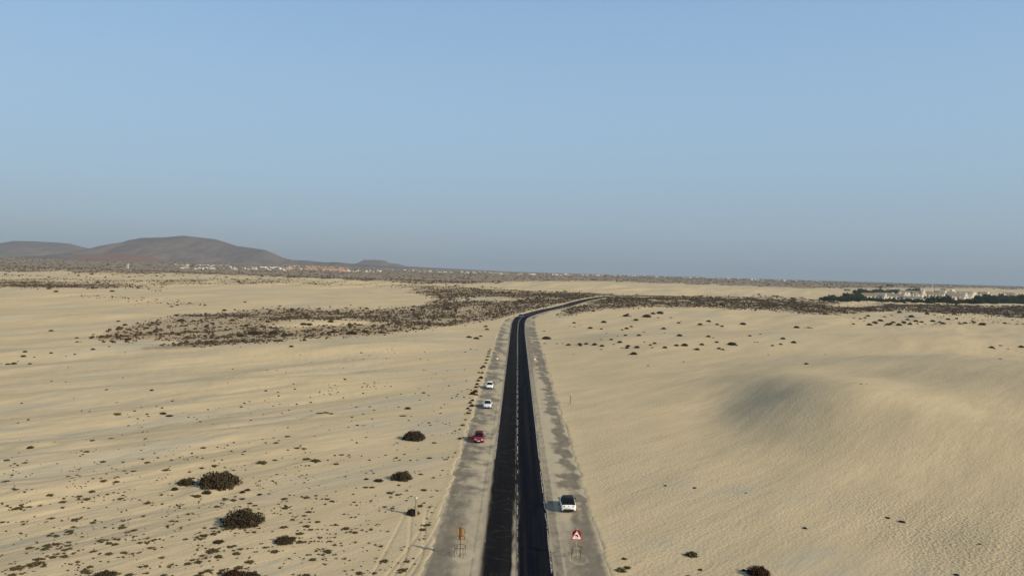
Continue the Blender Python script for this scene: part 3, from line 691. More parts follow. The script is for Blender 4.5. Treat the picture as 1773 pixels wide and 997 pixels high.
rown = ['farthest row', 'second farthest row', 'third farthest row', 'middle row', 'third nearest row', 'second nearest row', 'nearest scattered row']
for rn, row in zip(rown, rows_of(pts5, [0, 552, 563, 575, 587, 594, 606, 2000])):
    for i, (px, py, wp) in enumerate(row):
        v = (NBIG*7) % 4 if wp > 5 else 5
        lb = 'dark domed shrub right of the bend, %s from left in the %s' % (ordinal(i), rn)
        plant('dark_shrub', VARS[v], px, py, wp*1.05, .95, lb, 'shrub', 'dark domed shrubs on the sand right of the bend'); NBIG += 1
# larger bushes of the left belt and around it
Z4 = [(903, 134, 36), (502, 178, 32), (662, 222, 48), (1452, 138, 42), (855, 243, 32), (1588, 315, 44), (1637, 325, 46), (1666, 313, 30), (1708, 268, 36), (1700, 246, 34), (758, 606, 26), (1178, 792, 46), (880, 698, 18), (1285, 696, 28), (324, 117, 24), (240, 137, 20), (272, 120, 14), (580, 137, 26), (660, 120, 20), (652, 160, 24), (766, 129, 24),
      (797, 110, 16), (388, 194, 26), (100, 246, 34), (480, 240, 50), (520, 242, 48), (150, 304, 84), (280, 300, 60), (60, 318, 50), (250, 326, 40), (345, 314, 40), (965, 190, 30), (1045, 243, 36), (1105, 240, 34), (1050, 186, 24), (1240, 188, 30), (680, 292, 50), (800, 302, 70), (890, 290, 50), (1000, 296, 48), (1090, 282, 40), (1225, 270, 40), (1320, 246, 36),
      (745, 238, 20), (230, 682, 24), (88, 765, 20), (122, 753, 16), (425, 670, 20), (312, 692, 18), (925, 788, 20), (1320, 890, 22), (842, 908, 24), (400, 387, 34), (868, 428, 20), (462, 440, 14), (882, 468, 12), (92, 90, 22), (1766, 190, 26), (1600, 386, 16), (1562, 418, 16), (1640, 386, 12), (575, 330, 20)]
Z3 = [(345, 368, 32), (1232, 300, 54), (1197, 263, 36), (1042, 316, 28), (850, 328, 34), (1528, 228, 36), (1500, 340, 26), (866, 428, 46), (1640, 405, 50), (1735, 388, 50), (1280, 412, 44), (1210, 394, 40), (1020, 380, 34), (1000, 350, 34), (804, 303, 28), (1445, 318, 36), (153, 542, 34), (166, 510, 30), (88, 594, 40), (48, 596, 28), (200, 593, 26), (630, 494, 30),
      (346, 518, 24), (1030, 774, 24), (1207, 192, 26), (1168, 202, 26), (1068, 152, 16), (1668, 170, 20), (378, 100, 32), (330, 80, 30), (760, 98, 34), (520, 416, 26), (522, 442, 22), (548, 440, 14), (1265, 333, 30), (1320, 302, 30), (1640, 280, 30), (1155, 345, 22), (742, 474, 18), (508, 525, 16), (232, 547, 16), (1665, 860, 20), (1175, 845, 20)]
pts4 = [(400+a/3.854, 500+b/3.854, c_/3.854) for a, b, c_ in Z4]+[(a/3.94, 480+b/3.94, c_/3.94) for a, b, c_ in Z3]
rown = ['farthest row', 'second far row', 'third far row', 'fourth far row', 'fifth far row', 'row at the near belt rim', 'scattered row below the belt', 'sparse row nearest the camera']
for rn, row in zip(rown, rows_of(pts4, [0, 536, 550, 560, 570, 580, 602, 670, 2000])):
    for i, (px, py, wp) in enumerate(row):
        lb = 'dark shrub left of road, %s from left in the %s' % (ordinal(i), rn)
        plant('dark_shrub', VARS[(NBIG*5) % 4 if wp > 4 else 5], px, py, wp, .8, lb, 'shrub', 'darker shrubs standing out of the scrub left of the road'); NBIG += 1
# plants along the outer edge of the left shoulder
edge = [(849, 602, 5, 7), (847, 608, 6, 7), (846, 613, 6, 7), (845, 618, 7, 7), (843, 624, 7, 7), (841, 629, 6, 7), (837, 636, 8, 4), (833, 638, 5, 4), (835, 646, 6, 4), (829, 645, 5, 4), (833, 655, 9, 4), (828, 659, 7, 4), (826, 666, 7, 4), (824, 671, 7, 4), (823, 679, 10, 4), (818, 683, 11, 4), (825, 684, 6, 4), (818, 694, 7, 4), (814, 698, 7, 4), (817, 702, 9, 4), (810, 708, 7, 4), (814, 711, 6, 7), (811, 716, 9, 7), (806, 727, 6, 5), (801, 737, 8, 7)]
for i, (px, py, wp, v) in enumerate(edge):
    kind = {7: 'olive green', 4: 'reddish brown', 5: 'dark'}[v]
    plant('roadside_shrub', (DOMER[i % 2] if v == 4 else VARS[v]), px, py, wp*1.05, 1.1, '%s roadside shrub, %s from the far end of the left shoulder edge' % (kind, ordinal(i)), 'shrub', 'shrubs along the outer edge of the left shoulder')

# ---- small tufts on the sand (countable: the largest ones are objects of their own)
q = np.random.RandomState(5)
def tuft_density(px, py):
    d = np.zeros_like(px)
    l = px < 835-(py-600)*.24
    d = np.where(l & (py > 600), .12+1.5*ss(430, 800, px+.0*py)*ss(620, 700, py)*(1-ss(740, 800, py)), d)
    d = np.where(l & (py > 780), .75, d)
    d = np.where(l & (py > 860) & (px < 620), 1.15, d)
    d = np.where(l & (py > 690) & (py <= 780) & (px > 200), .42, d)
    d = np.where(l & (py > 600) & (py < 700) & (px < 450), .06, d)
    d = d*ss(-.25, .35, n2(px/55., py/14.)+.5*n1(px/21., py/6.))
    return d
N = 5200
# candidates spread evenly over the view so that near and far ground carry the look of the photograph
cx_ = q.uniform(0, 850, N*3); cy_ = 600+400*q.rand(N*3)
keep = q.rand(N*3) < tuft_density(cx_, cy_)*.5
cx_, cy_ = cx_[keep], cy_[keep]
LANDM = [(716, 755, 'squarish brown shrub'), (372, 836, 'widest domed shrub'), (413, 900, 'notched wide shrub'), (694, 824, 'round dark shrub'), (490, 936, 'oval shrub'), (721, 880, 'concrete post'), (537, 797, 'broken shrub on the hump'), (415, 997, 'reddish shrub at the lower edge'),
         (560, 716, 'green plant strip'), (285, 718, 'darkest slope shrub'), (202, 717, 'solitary olive shrub'), (51, 775, 'solitary shrub at the far left'), (30, 982, 'flat shrubs in the lowest left corner'), (176, 1000, 'low shrub cut by the lower edge'), (825, 758, 'red car'), (844, 697, 'silver white sedan'), (847, 667, 'farther white hatchback'),
         (797, 940, 'tan-backed sign'), (861, 625, 'left distant round sign'), (85, 857, 'thin dark streak at the left edge'), (262, 675, 'solitary dot shrub on the upper sand')]
near_big = np.array([(b[0], b[1]) for b in BIGL])
dmin = np.sqrt(((cx_[:, None]-near_big[None, :, 0])/1.6)**2+((cy_[:, None]-near_big[None, :, 1]))**2).min(1)
cx_, cy_ = cx_[dmin > 9], cy_[dmin > 9]
# a few tufts on the right side
rx_ = q.uniform(1050, 1773, 60); ry_ = q.uniform(800, 997, 60)
hx, hy, hz_ = hits(cx_, cy_); u_, _, wl_, wr_, ok_ = road_uv(hx, hy)
size = np.exp(q.normal(math.log(.175), .48, len(hx)))*(1+.35*(hy > 140)+.4*(hy > 200))
size = np.clip(size, .08, .40); kd = q.randint(0, 6, len(hx))
appar = size/hy; order = np.argsort(-appar)
def zone(x, y):
    px, py, _ = project(x, y, 0)
    if py > 880: a = 'near the lower edge of the view'
    elif py > 780: a = 'among the large dark shrubs'
    elif py > 690: a = 'on the sand level with the parked cars'
    else: a = 'on the far sand slope below the scrub belt'
    return a
g0_ = 0; restT = []; TL = {}
for k in order:
    if abs(u_[k]) < wl_[k]+.6: continue
    if g0_ < 295:
        if kd[k] < 3:
            me = SPARSE[kd[k]]; col_ = 'brown tuft'; s3 = (size[k], size[k], size[k]*.75); nm = 'low_tuft'
        else:
            me = TUFT[kd[k] if kd[k] < 5 else 1] if kd[k] != 3 else TUFT[0]; col_ = 'grass tuft'; s3 = (size[k]*.8, size[k]*.8, size[k]*.85); nm = 'grass_tuft'
        o = link(nm, me, loc=(hx[k], hy[k], hz_[k]-.02)); o.scale = s3; o.rotation_euler = (0, 0, rnd.uniform(0, 6.28))
        kpx, kpy, _ = project(hx[k], hy[k], hz_[k]); best = min(LANDM, key=lambda m: ((m[0]-kpx)/1.5)**2+(m[1]-kpy)**2); dx, dy = (kpx-best[0])/1.5, kpy-best[1]
        dr = ('right of' if dx > 0 else 'left of') if abs(dx) > abs(dy) else ('in front of' if dy > 0 else 'behind')
        TL.setdefault((col_, dr, best[2]), []).append((dx*dx+dy*dy, o.name)); o['category'] = 'plant tuft'; o['group'] = 'small plants scattered on the left sand'; g0_ += 1
    else: restT.append(k)

# ---- masses of scrub: low-poly bushes, one mesh per belt
def blob_batch(name, X, Y, Zg, Rr, Hh, m, label=None, seed=3, pieces=3):
    rs_ = np.random.RandomState(seed); n = len(X)
    # each bush: clumps of ragged leaf faces
    K = pieces; ang = rs_.rand(n, K)*6.28; rr = rs_.rand(n, K)*.55
    V = []; 
    cxs = (X[:, None]+Rr[:, None]*rr*np.cos(ang)); cys = (Y[:, None]+Rr[:, None]*rr*np.sin(ang)); s = Rr[:, None]*(.45+.4*rs_.rand(n, K)); h = Hh[:, None]*(.6+.5*rs_.rand(n, K))
    cxs, cys, s, h, zg = [a.ravel() for a in (cxs, cys, s, h, np.repeat(Zg[:, None], K, 1))]
    t = np.linspace(0, 2*np.pi, 6, endpoint=False); off = rs_.rand(len(s), 1)*6.28
    base = np.stack([cxs[:, None]+s[:, None]*np.cos(t+off)*(.8+.4*rs_.rand(len(s), 6)), cys[:, None]+s[:, None]*np.sin(t+off)*(.8+.4*rs_.rand(len(s), 6)), np.repeat(zg[:, None]-.15, 6, 1)], -1)
    midr = np.stack([cxs[:, None]+.85*s[:, None]*np.cos(t+off+.4)*(.7+.5*rs_.rand(len(s), 6)), cys[:, None]+.85*s[:, None]*np.sin(t+off+.4)*(.7+.5*rs_.rand(len(s), 6)), zg[:, None]+h[:, None]*(.45+.4*rs_.rand(len(s), 6))], -1)
    top = np.stack([cxs, cys, zg+h], -1)[:, None]
    V = np.concatenate([base, midr, top], 1); b = (np.arange(len(s))*13)[:, None]
    F3 = []
    for i_ in range(6):
        j = (i_+1) % 6
        F3 += [np.hstack([b+i_, b+j, b+6+i_]), np.hstack([b+j, b+6+j, b+6+i_]), np.hstack([b+6+i_, b+6+j, b+12])]
    me = npmesh(name, V.reshape(-1, 3), np.concatenate(F3), m, smooth=False)
    o = link(name, me); tag(o, label, None, None, 'stuff'); return o
for (c1_, dr, lm), lst in TL.items():
    for i, (_, nm) in enumerate(sorted(lst)): bpy.data.objects[nm]['label'] = '%s %s the %s%s' % (c1_, dr, lm, ', nearest' if i == 0 else ', %s nearest' % ordinal(i))
if restT:
    k = np.array(restT); blob_batch('small_ground_plants', hx[k], hy[k], hz_[k], size[k]*.8, size[k]*.55, BUSH, 'tiny scattered plants on the left sand', 8, 2)
def scatter(n, x0, x1, y0, y1, thr, pw, seed):
    r_ = np.random.RandomState(seed); X = r_.uniform(x0, x1, n); Y = r_.uniform(y0, y1, n)
    ins = np.abs(X+.6) < Y*.72+20; X, Y = X[ins], Y[ins]
    Z = ground(X, Y); s = scrub_at(X, Y, Z); cl = .55+.5*n3(X/19., Y/24.)+.6*n1(X/6., Y/8.); u, _, wl, wr, ok = road_uv(X, Y)
    k = (r_.rand(len(X)) < np.clip(1.85*s**1.9*cl, 0, 1)**pw) & (s > thr) & (~ok | (np.abs(u) > np.where(u < 0, wl, wr)+1.6))
    return X[k], Y[k], Z[k], r_
X, Y, Z, r_ = scatter(680000, -560, 600, 232, 820, .05, 1.0, 11)
Rr = np.exp(r_.normal(math.log(.33), .5, len(X))); blob_batch('scrub', X, Y, Z, Rr, Rr*.8, BELTM, 'low dark scrub covering the belts beside the bend', 12, 2)
X, Y, Z, r_ = scatter(90000, -1250, 1250, 820, 1700, .12, 1.3, 13)
Rr = np.exp(r_.normal(math.log(1.3), .4, len(X))); blob_batch('scrub', X, Y, Z, Rr, Rr*.6, BUSHFAR, 'brown scrub on the plain beyond the dunes', 14, 2)
X, Y, Z, r_ = scatter(40000, -3200, 3200, 1700, 4600, .3, 1.2, 15)
Rr = np.exp(r_.normal(math.log(2.6), .4, len(X))); blob_batch('scrub', X, Y, Z, Rr, Rr*.5, BUSHFAR, 'far brown scrub plain towards the towns', 16, 1)

# ------------------------------------------------------------------ posts, signs, guards
CONC = noisy('pale_concrete', (.31, .27, .20), (.22, .185, .13), 6, .9, .1)
WHITE = mat('white_paint', (.72, .70, .66), .5, .3)
RUST = noisy('rusty_iron', (.055, .036, .026), (.10, .055, .03), 9, .85, .3)
TANBACK = noisy('weathered_sign_back', (.44, .27, .115), (.34, .20, .09), 6, .7, .3)
TANEDGE = mat('sign_back_rim', (.15, .07, .03), .7, .3)
SIGNRED = mat('sign_red', (.50, .025, .02), .45, .4); SIGNWHITE = mat('sign_white', (.80, .76, .70), .45, .4); SIGNBLACK = mat('sign_black', (.015, .015, .015), .6, .3); DKRED = mat('dull_red_disc', (.20, .018, .018), .6, .3)
GALV = mat('galvanised_steel', (.36, .33, .28), .6, .4, .3)
CONCL = mat('bleached_concrete', (.50, .46, .38), .9, .1)
def marker_post(px, py, label):
    p = at(px, py); e = empty('marker_post', p, .35, label=label, cat='post', group='concrete marker posts beside the road')
    b = MB(); b.box((0, 0, .95), (.26, .26, 2.1), taper=.92); b.build('shaft', CONC, e)
    c_ = MB(); c_.box((0, 0, 2.08), (.30, .30, .14)); c_.box((0, 0, 2.18), (.22, .22, .07), taper=.6); c_.build('cap', CONCL, e)
marker_post(720.5, 892, 'tall pale concrete post rising behind a dark shrub left of the road')
marker_post(988, 699, 'concrete post standing alone on bare sand right of the road')
def guard(p, label):
    g = empty('guard_ring', p, label=label, cat='guard', group='iron guard rings round the sign feet')
    MB().ring((0, 0, 1.0), .62, .022).build('top_ring', RUST, g, True)
    for k in range(4):
        a = R(35+90*k); MB().tube((.62*math.cos(a), .62*math.sin(a), -.1), (.62*math.cos(a), .62*math.sin(a), 1.0), .022, 6).build('leg', RUST, g)
    for k in range(4):
        a = R(35+90*k); b_ = MB(); b_.tube((.62*math.cos(a), .62*math.sin(a), .78), (.40*math.cos(a), .40*math.sin(a), .98), .02, 5)
        b_.build('brace', RUST, g)
def disc(r_, n=28): return [(r_*math.cos(2*math.pi*k/n), r_*math.sin(2*math.pi*k/n)) for k in range(n)]
def rtri(w_, rr, n=5):        # rounded triangle, centroid at 0
    out = []; h = w_*math.sqrt(3)/2
    for k, c_ in enumerate([(-w_/2+rr*1.73, -h/3+rr), (w_/2-rr*1.73, -h/3+rr), (0, 2*h/3-2*rr)]):
        a0 = R([150+60, 270, 30][k]) if k else R(150)
        a0 = R([150, 270, 30][k])
        for j in range(n+1): a = a0+R(120)*j/n; out.append((c_[0]+rr*math.cos(a), c_[1]+rr*math.sin(a)))
    return out
def off(pts, dx, dz): return [(x+dx, z+dz) for x, z in pts]
# warning sign facing the camera
p = at(997.5, 966); p.z = .0
e = empty('road_sign', p, label='red bordered white triangular warning sign with a skidding car, facing the camera', cat='road sign')
MB().tube((0, .05, -.3), (0, .05, 3.0), .038, 8).build('post', GALV, e, True)
tp = MB(); tp.prism(rtri(1.30, .07), -.02, 0); tri = tp.build('triangle_panel', SIGNRED, e, loc=(0, 0, 2.20))
MB().prism(rtri(.93, .03), -.026, -.021).build('white_field', SIGNWHITE, tri, loc=(0, 0, 0))
gl = MB()
def rot(pts, a, dx, dz): c_, s_ = math.cos(a), math.sin(a); return [(x*c_-z*s_+dx, x*s_+z*c_+dz) for x, z in pts]
gl.prism(rot([(-.17, -.05), (.17, -.05), (.18, .02), (.10, .04), (.06, .12), (-.07, .12), (-.11, .04), (-.18, .02)], R(-24), .0, .07), -.032, -.027)
for dx in (-.11, .11): gl.prism(rot(off(disc(.038, 10), dx, -.055), R(-24), .0, .07), -.0335, -.0285)
gl.build('car_symbol', SIGNBLACK, tri)
g2 = MB()
for sx in (-.09, .04):
    pl = [(sx+.03*math.sin(j*1.1), -.05-.17*j/7) for j in range(8)]
    for a_, b_ in zip(pl[:-1], pl[1:]): g2.prism([(a_[0]-.013, a_[1]), (b_[0]-.013, b_[1]), (b_[0]+.013, b_[1]), (a_[0]+.013, a_[1])], -.031, -.027)
g2.build('skid_marks', SIGNBLACK, tri)
bk = MB(); bk.prism(disc(.45), .0, .025); bk.build('round_panel', DKRED, e, loc=(0, .10, 2.38))
guard((p.x, p.y, 0), 'rusty iron ring on four legs around the foot of the triangular sign')
# sign seen from behind
p = at(797, 965); p.z = .0
e = empty('road_sign', p, label='round sign with a small plaque below, seen from its tan back, left shoulder', cat='road sign')
MB().tube((-.03, -.06, -.3), (-.03, -.06, 2.95), .04, 8).build('post', RUST, e, True)
d_ = MB(); d_.prism(disc(.44), -.012, .012); dd_ = d_.build('round_panel', TANBACK, e, loc=(0, 0, 2.52))
rim = MB(); o_, i_ = disc(.455), disc(.425)
rim.add([(x, -.022, z) for x, z in o_]+[(x, -.022, z) for x, z in i_]+[(x, .02, z) for x, z in o_]+[(x, .02, z) for x, z in i_], [(k, (k+1) % 28, 28+(k+1) % 28, 28+k) for k in range(28)]+[(k, 56+k, 56+(k+1) % 28, (k+1) % 28) for k in range(28)]+[(28+k, 28+(k+1) % 28, 84+(k+1) % 28, 84+k) for k in range(28)]); rim.build('rim', TANEDGE, dd_)
st = MB(); st.box((.10, -.02, 0), (.03, .02, .84)); st.build('stiffener', TANEDGE, dd_)
q_ = MB(); q_.box((0, 0, 0), (.82, .022, .34)); qq = q_.build('plaque', TANBACK, e, loc=(0, 0, 1.88))
f_ = MB(); f_.box((0, -.02, .175), (.86, .03, .03)); f_.box((0, -.02, -.175), (.86, .03, .03)); f_.box((-.415, -.02, 0), (.03, .03, .32)); f_.box((.415, -.02, 0), (.03, .03, .32)); f_.build('rim', TANEDGE, qq)
guard((p.x-.05, p.y, 0), 'rusty iron ring on four legs around the foot of the tan-backed sign')
def round_sign(px, py, rz, label, gl_label):
    p = at(px, py); p.z = 0.0; e = empty('road_sign', p, rz, label=label, cat='road sign')
    MB().tube((0, .04, -.3), (0, .04, 2.7), .035, 7).build('post', RUST, e, True)
    a = MB(); a.prism(disc(.40), -.02, 0); d_ = a.build('round_panel', SIGNRED, e, loc=(0, 0, 2.35))
    MB().prism(disc(.31), -.026, -.021).build('white_field', SIGNWHITE, d_)
    guard((p.x, p.y, 0), gl_label)
round_sign(861, 635, 0, 'distant round red and white sign on the left shoulder beyond the white cars', 'small far iron ring around the foot of the left round sign')
round_sign(926, 635.5, 0, 'distant round red and white sign on the right shoulder', 'small far iron ring around the foot of the right round sign')
# low white block on the shoulder at the bend
p = at(919.5, 555); e = empty('concrete_block', (p.x, p.y, p.z+.02), .1, label='low white concrete block on the right shoulder at the bend', cat='block')
b_ = MB(); b_.box((0, 0, .28), (2.1, .7, .56), taper=.93); b_.build('block_body', WHITE, e); b_ = MB(); b_.box((0, 0, .6), (2.2, .8, .08)); b_.build('cap_slab', CONC, e)
def slim(px, py, h, label, m):
    p = at(px, py); e = empty('delineator_post', p, label=label, cat='post', group='slim posts beside the far road')
    MB().tube((0, 0, -.2), (0, 0, h), .06, 6).build('shaft', m, e); MB().box((0, 0, h+.12), (.16, .1, .26)).build('reflector', WHITE, e)
slim(974, 538, 2.0, 'thin pale post at the edge of the road past the bend', GALV)
slim(1038, 513, 3.5, 'thin dark pole beside the road near the crest', RUST)
slim(1044, 514, 2.2, 'short dark pole right of the thin one near the crest', RUST)

# ------------------------------------------------------------------ cars
RUBBER = mat('tyre_rubber', (.012, .012, .012), .8, .2); RIM = mat('alloy_rim', (.35, .35, .36), .35, .5, .8); GLASS = mat('dark_car_glass', (.005, .006, .010), .3, .15)
PLATE = mat('licence_plate_white', (.7, .7, .68), .5, .3); LAMPR = mat('tail_lamp_red', (.16, .012, .012), .25, .5); LAMPW = mat('head_lamp_clear', (.62, .64, .66), .15, .6); TRIM = mat('black_trim', (.014, .014, .015), .5, .3)
INTER = mat('car_interior', (.03, .028, .028), .9, .1)
def paint(n, c, coat=.6): return mat(n, c, .32, .4, 0, coat)
def car(loc, rz, L, Wd, Ht, body, roofm, label, style='hatch', group=None, open_door=False, front_detail=True):
    """local +y is the car's front"""
    e = empty('car', loc, rz, label=label, cat='car', group=group)
    hw = Wd/2; hl = L/2; belt = Ht*.60; hood = Ht*.56; clr = .19
    suv = style == 'suv'
    # stations: y, half width, bottom, shoulder z, deck z
    if style == 'sedan': deck = [(-hl, .80, .34, .62, .70), (-hl+.06, .90, .24, .78, .86), (-hl+.25, .97, clr, .86, .96), (-hl+.75, 1, clr, .88, .98), (-.9, 1, clr, .88, .95)]
    else: deck = [(-hl, .84, .36, .74, .80), (-hl+.05, .93, .24, .88, .94), (-hl+.20, .98, clr, belt-.05, belt), (-hl+.6, 1, clr, belt-.04, belt), (-.9, 1, clr, belt-.04, belt)]
    deck += [(0, 1, clr, belt-.06, belt-.01), (.75, 1, clr, belt-.08, belt-.04), (hl-1.05, 1, clr, hood-.04, hood+.06), (hl-.55, .985, clr, hood-.12, hood), (hl-.18, .93, clr+.02, hood-.22, hood-.10), (hl-.03, .82, .26, hood-.36, hood-.24), (hl, .74, .34, hood-.42, hood-.32)]
    b = MB(); V = []; n = len(deck)
    for y, wf_, zb, zs, zd in deck:
        w_ = hw*wf_; m_ = (zb+zs)/2
        half = [(w_*.0, zb), (w_*.86, zb), (w_*.98, zb+.10), (w_*1.0, m_), (w_*.975, zs), (w_*.86, zd-.01), (w_*.45, zd+.015)]
        ring_ = half+[(0, zd+.02)]+[(-x, z) for x, z in reversed(half[1:])]
        V += [(x, y, z) for x, z in ring_]
    m_ = len(ring_); Fc = [(i*m_+j, i*m_+(j+1) % m_, (i+1)*m_+(j+1) % m_, (i+1)*m_+j) for i in range(n-1) for j in range(m_)]
    Fc += [tuple(range(m_-1, -1, -1)), tuple(range((n-1)*m_, n*m_))]
    Fc = [tuple(reversed(f)) for f in Fc]
    b.add(V, Fc); bo = b.build('body', body, e, True)
    # cabin
    if style == 'sedan': y0, y1, r0, r1 = -hl+.75, hl-1.35, -hl+1.35, hl-2.05
    elif suv: y0, y1, r0, r1 = -hl+.13, hl-1.15, -hl+.50, hl-1.95
    else: y0, y1, r0, r1 = -hl+.13, hl-1.05, -hl+.42, hl-1.85
    wb, wr_ = hw*.93, hw*.70; zb = belt-.03; zr = Ht
    def cab(t, side):      # t along the rail: points bottom, top
        return None
    c_ = MB(); lo = [(-wb*.93, y0), (wb*.93, y0), (wb, (y0+y1)/2), (wb*.93, y1), (-wb*.93, y1), (-wb, (y0+y1)/2)]
    hi = [(-wr_*.92, r0), (wr_*.92, r0), (wr_*1.02, (r0+r1)/2), (wr_*.95, r1), (-wr_*.95, r1), (-wr_*1.02, (r0+r1)/2)]
    V = [(x, y, zb) for x, y in lo]+[(x, y, zr-.05) for x, y in hi]
    c_.add(V, [(k, (k+1) % 6, 6+(k+1) % 6, 6+k) for k in range(6)]); c_.build('cabin_frame', body if not suv else roofm, e)
    rf = MB(); V = [(x, y, zr-.05) for x, y in hi]+[(x*.86, y*.93+.07*0, zr-.005) for x, y in hi]+[(0, (r0+r1)/2, zr+.012)]
    rf.add(V, [(k, (k+1) % 6, 6+(k+1) % 6, 6+k) for k in range(6)]+[(6+k, 6+(k+1) % 6, 12) for k in range(6)]); rf.build('roof', roofm, e, True)
    def panel(name, quad, m, parent=e, inset=.07, pr=.012, bot=None):
        q4 = [Vector(v) for v in quad]; cen = sum(q4, Vector())/4; nrm = (q4[1]-q4[0]).cross(q4[3]-q4[0]).normalized()
        if nrm.dot(cen-Vector((0, (y0+y1)/2, zb))) < 0: nrm.negate()
        ins = []
        for v in q4:
            d_ = cen-v; ins.append(v+d_.normalized()*min(inset*1.6, d_.length*.4))
        p_ = MB(); VV = [v+nrm*pr for v in ins]+[v-nrm*.01 for v in ins]
        p_.add(VV, [(0, 1, 2, 3), (0, 4, 5, 1), (1, 5, 6, 2), (2, 6, 7, 3), (3, 7, 4, 0)]); return p_.build(name, m, parent)
    P3 = lambda k, top: (hi[k][0], hi[k][1], zr-.05) if top else (lo[k][0], lo[k][1], zb)
    panel('rear_window', [P3(0, 0), P3(1, 0), P3(1, 1), P3(0, 1)], GLASS, inset=.04 if suv else .06)
    panel('windshield', [P3(3, 0), P3(4, 0), P3(4, 1), P3(3, 1)], GLASS, inset=.045)
    for a, b2 in ((1, 2), (2, 3), (4, 5), (5, 0)):
        panel('side_window', [P3(a, 0), P3(b2, 0), P3(b2, 1), P3(a, 1)], GLASS, inset=.06)
    # wheels
    rad = .335; wy = (-hl+.78, hl-.86)
    for sx in (-1, 1):
        for y in wy:
            w_ = MB(); w_.tube((-.11, 0, 0), (.11, 0, 0), rad, 20); wo = w_.build('tyre', RUBBER, e, loc=(sx*(hw-.10), y, rad))
            w2 = MB(); w2.tube((-.03, 0, 0), (.03, 0, 0), rad*.66, 14)
            for k in range(5): w2.box((sx*.035, math.sin(k*1.257)*.11, math.cos(k*1.257)*.11), (.012, .05, .18))
            w2.build('rim', RIM, wo, loc=(sx*.095, 0, 0))
            a_ = MB(); V = []
            for k in range(13): an = math.pi*k/12; V += [(sx*(hw+.004), y+math.cos(an)*(rad+.07), .20+math.sin(an)*(rad+.16)), (sx*(hw-.05), y+math.cos(an)*(rad+.07), .20+math.sin(an)*(rad+.16))]
            for k in range(13): an = math.pi*k/12; V += [(sx*(hw+.004), y+math.cos(an)*(rad+.0), .20+math.sin(an)*(rad+.10))]
            a_.add(V, [(2*k, 2*k+1, 2*k+3, 2*k+2) for k in range(12)]+[(2*k, 26+k, 27+k, 2*k+2) for k in range(12)]); a_.build('wheel_arch', TRIM, e)
    # lamps and ends
    zt = .70*(belt/.9)+.06
    for sx in (-1, 1):
        t_ = MB(); t_.box((sx*hw*.70, -hl+.055, .80 if style != 'sedan' else .72), (.36, .09, .12 if suv else .16), rz=sx*R(14)); t_.build('tail_light', LAMPR if not suv else mat('dark_tail_lamp', (.03, .012, .014), .2, .5), e)
        h_ = MB(); h_.box((sx*hw*.66, hl-.13, hood-.22), (.38, .16, .13), rz=-sx*R(22), rx=R(-14)); h_.build('headlight', LAMPW, e)
        mr = MB(); mr.box((sx*(hw+.09), y1-.28, zb+.09), (.20, .12, .14), taper=.85); mr.build('mirror', TRIM if roofm is TRIM or suv else roofm, e)
        if not (open_door and sx == 1):
            hd = MB(); hd.box((sx*(hw+.006), .15, belt-.16), (.03, .17, .03)); hd.build('door_handle', TRIM, e)
    rb = MB(); rb.box((0, -hl+.03, .36), (Wd*.72, .10, .22), taper=.92); rb.box((0, -hl-.01, .28), (Wd*.46, .06, .10)); rb.build('rear_bumper_insert', TRIM, e)
    fb = MB(); fb.box((0, hl-.035, .33), (Wd*.58, .10, .14)); fb.box((0, hl-.03, .50), (Wd*.34, .09, .07)); fb.build('grille', TRIM, e)
    MB().box((0, -hl-.025, .60), (.50, .02, .12)).build('licence_plate', PLATE, e); MB().box((0, hl+.022, .42), (.50, .02, .12)).build('licence_plate', PLATE, e)
    if suv: MB().tube((0, -hl+.02, .84), (0, -hl-.02, .84), .06, 12).build('emblem', RIM, e)
    if open_door:          # front door on +x side, hinged at its front edge, swung wide
        h_ = empty('door', (hw*.99, .85, 0), R(68)); h_.parent = e
        sk = MB(); sk.prism([(0, .26), (1.02, .26), (1.02, belt-.05), (0, belt-.02)], -.04, .04)
        dn = sk.build('door_skin', body, h_); dn.rotation_euler = (0, 0, R(-90))
        fr = MB(); o1 = [(.05, belt-.03), (1.02, belt-.05), (.95, Ht-.14), (.48, Ht-.14)]; i1 = [(.16, belt+.0), (.95, belt-.01), (.89, Ht-.19), (.50, Ht-.19)]
        V = [(x, y, z) for y in (-.02, .02) for x, z in o1+i1]
        fr.add(V, [(k, (k+1) % 4, 4+(k+1) % 4, 4+k) for k in range(4)]+[(8+k, 12+k, 12+(k+1) % 4, 8+(k+1) % 4) for k in range(4)]+[(k, 8+k, 8+(k+1) % 4, (k+1) % 4) for k in range(4)]+[(4+k, 4+(k+1) % 4, 12+(k+1) % 4, 12+k) for k in range(4)])
        fo = fr.build('window_frame', TRIM, h_); fo.rotation_euler = (0, 0, R(-90))
        # doorway
        dw = MB(); dw.box((hw*.985, .34, .58), (.05, .92, .62)); dw.build('doorway', INTER, e)
    return e
WP = paint('white_car_paint', (.78, .77, .75)); RP_ = paint('red_car_paint', (.19, .006, .009), .12); SV = paint('silver_white_paint', (.60, .61, .63)); BL = paint('blue_car_paint', (.010, .028, .12))
BLKR = mat('black_glass_roof', (.005, .005, .006), .5, .1)
def on_road(px, py):
    p = at(px, py); return Vector((p.x, p.y, .004))
p = on_road(984, 890); car((p.x, p.y+2.1, .004), R(1), 4.15, 1.84, 1.55, WP, BLKR, 'white crossover with black roof parked on the right shoulder, seen from behind', 'suv', 'cars parked on the shoulders')
p = on_road(828, 768); car((p.x, p.y+1.95, .004), R(180+2), 3.95, 1.74, 1.47, RP_, mat('plum_roof_paint', (.06, .015, .025), .6, .15), 'red hatchback with its near side door wide open on the left shoulder', 'hatch', 'cars parked on the shoulders', open_door=True)
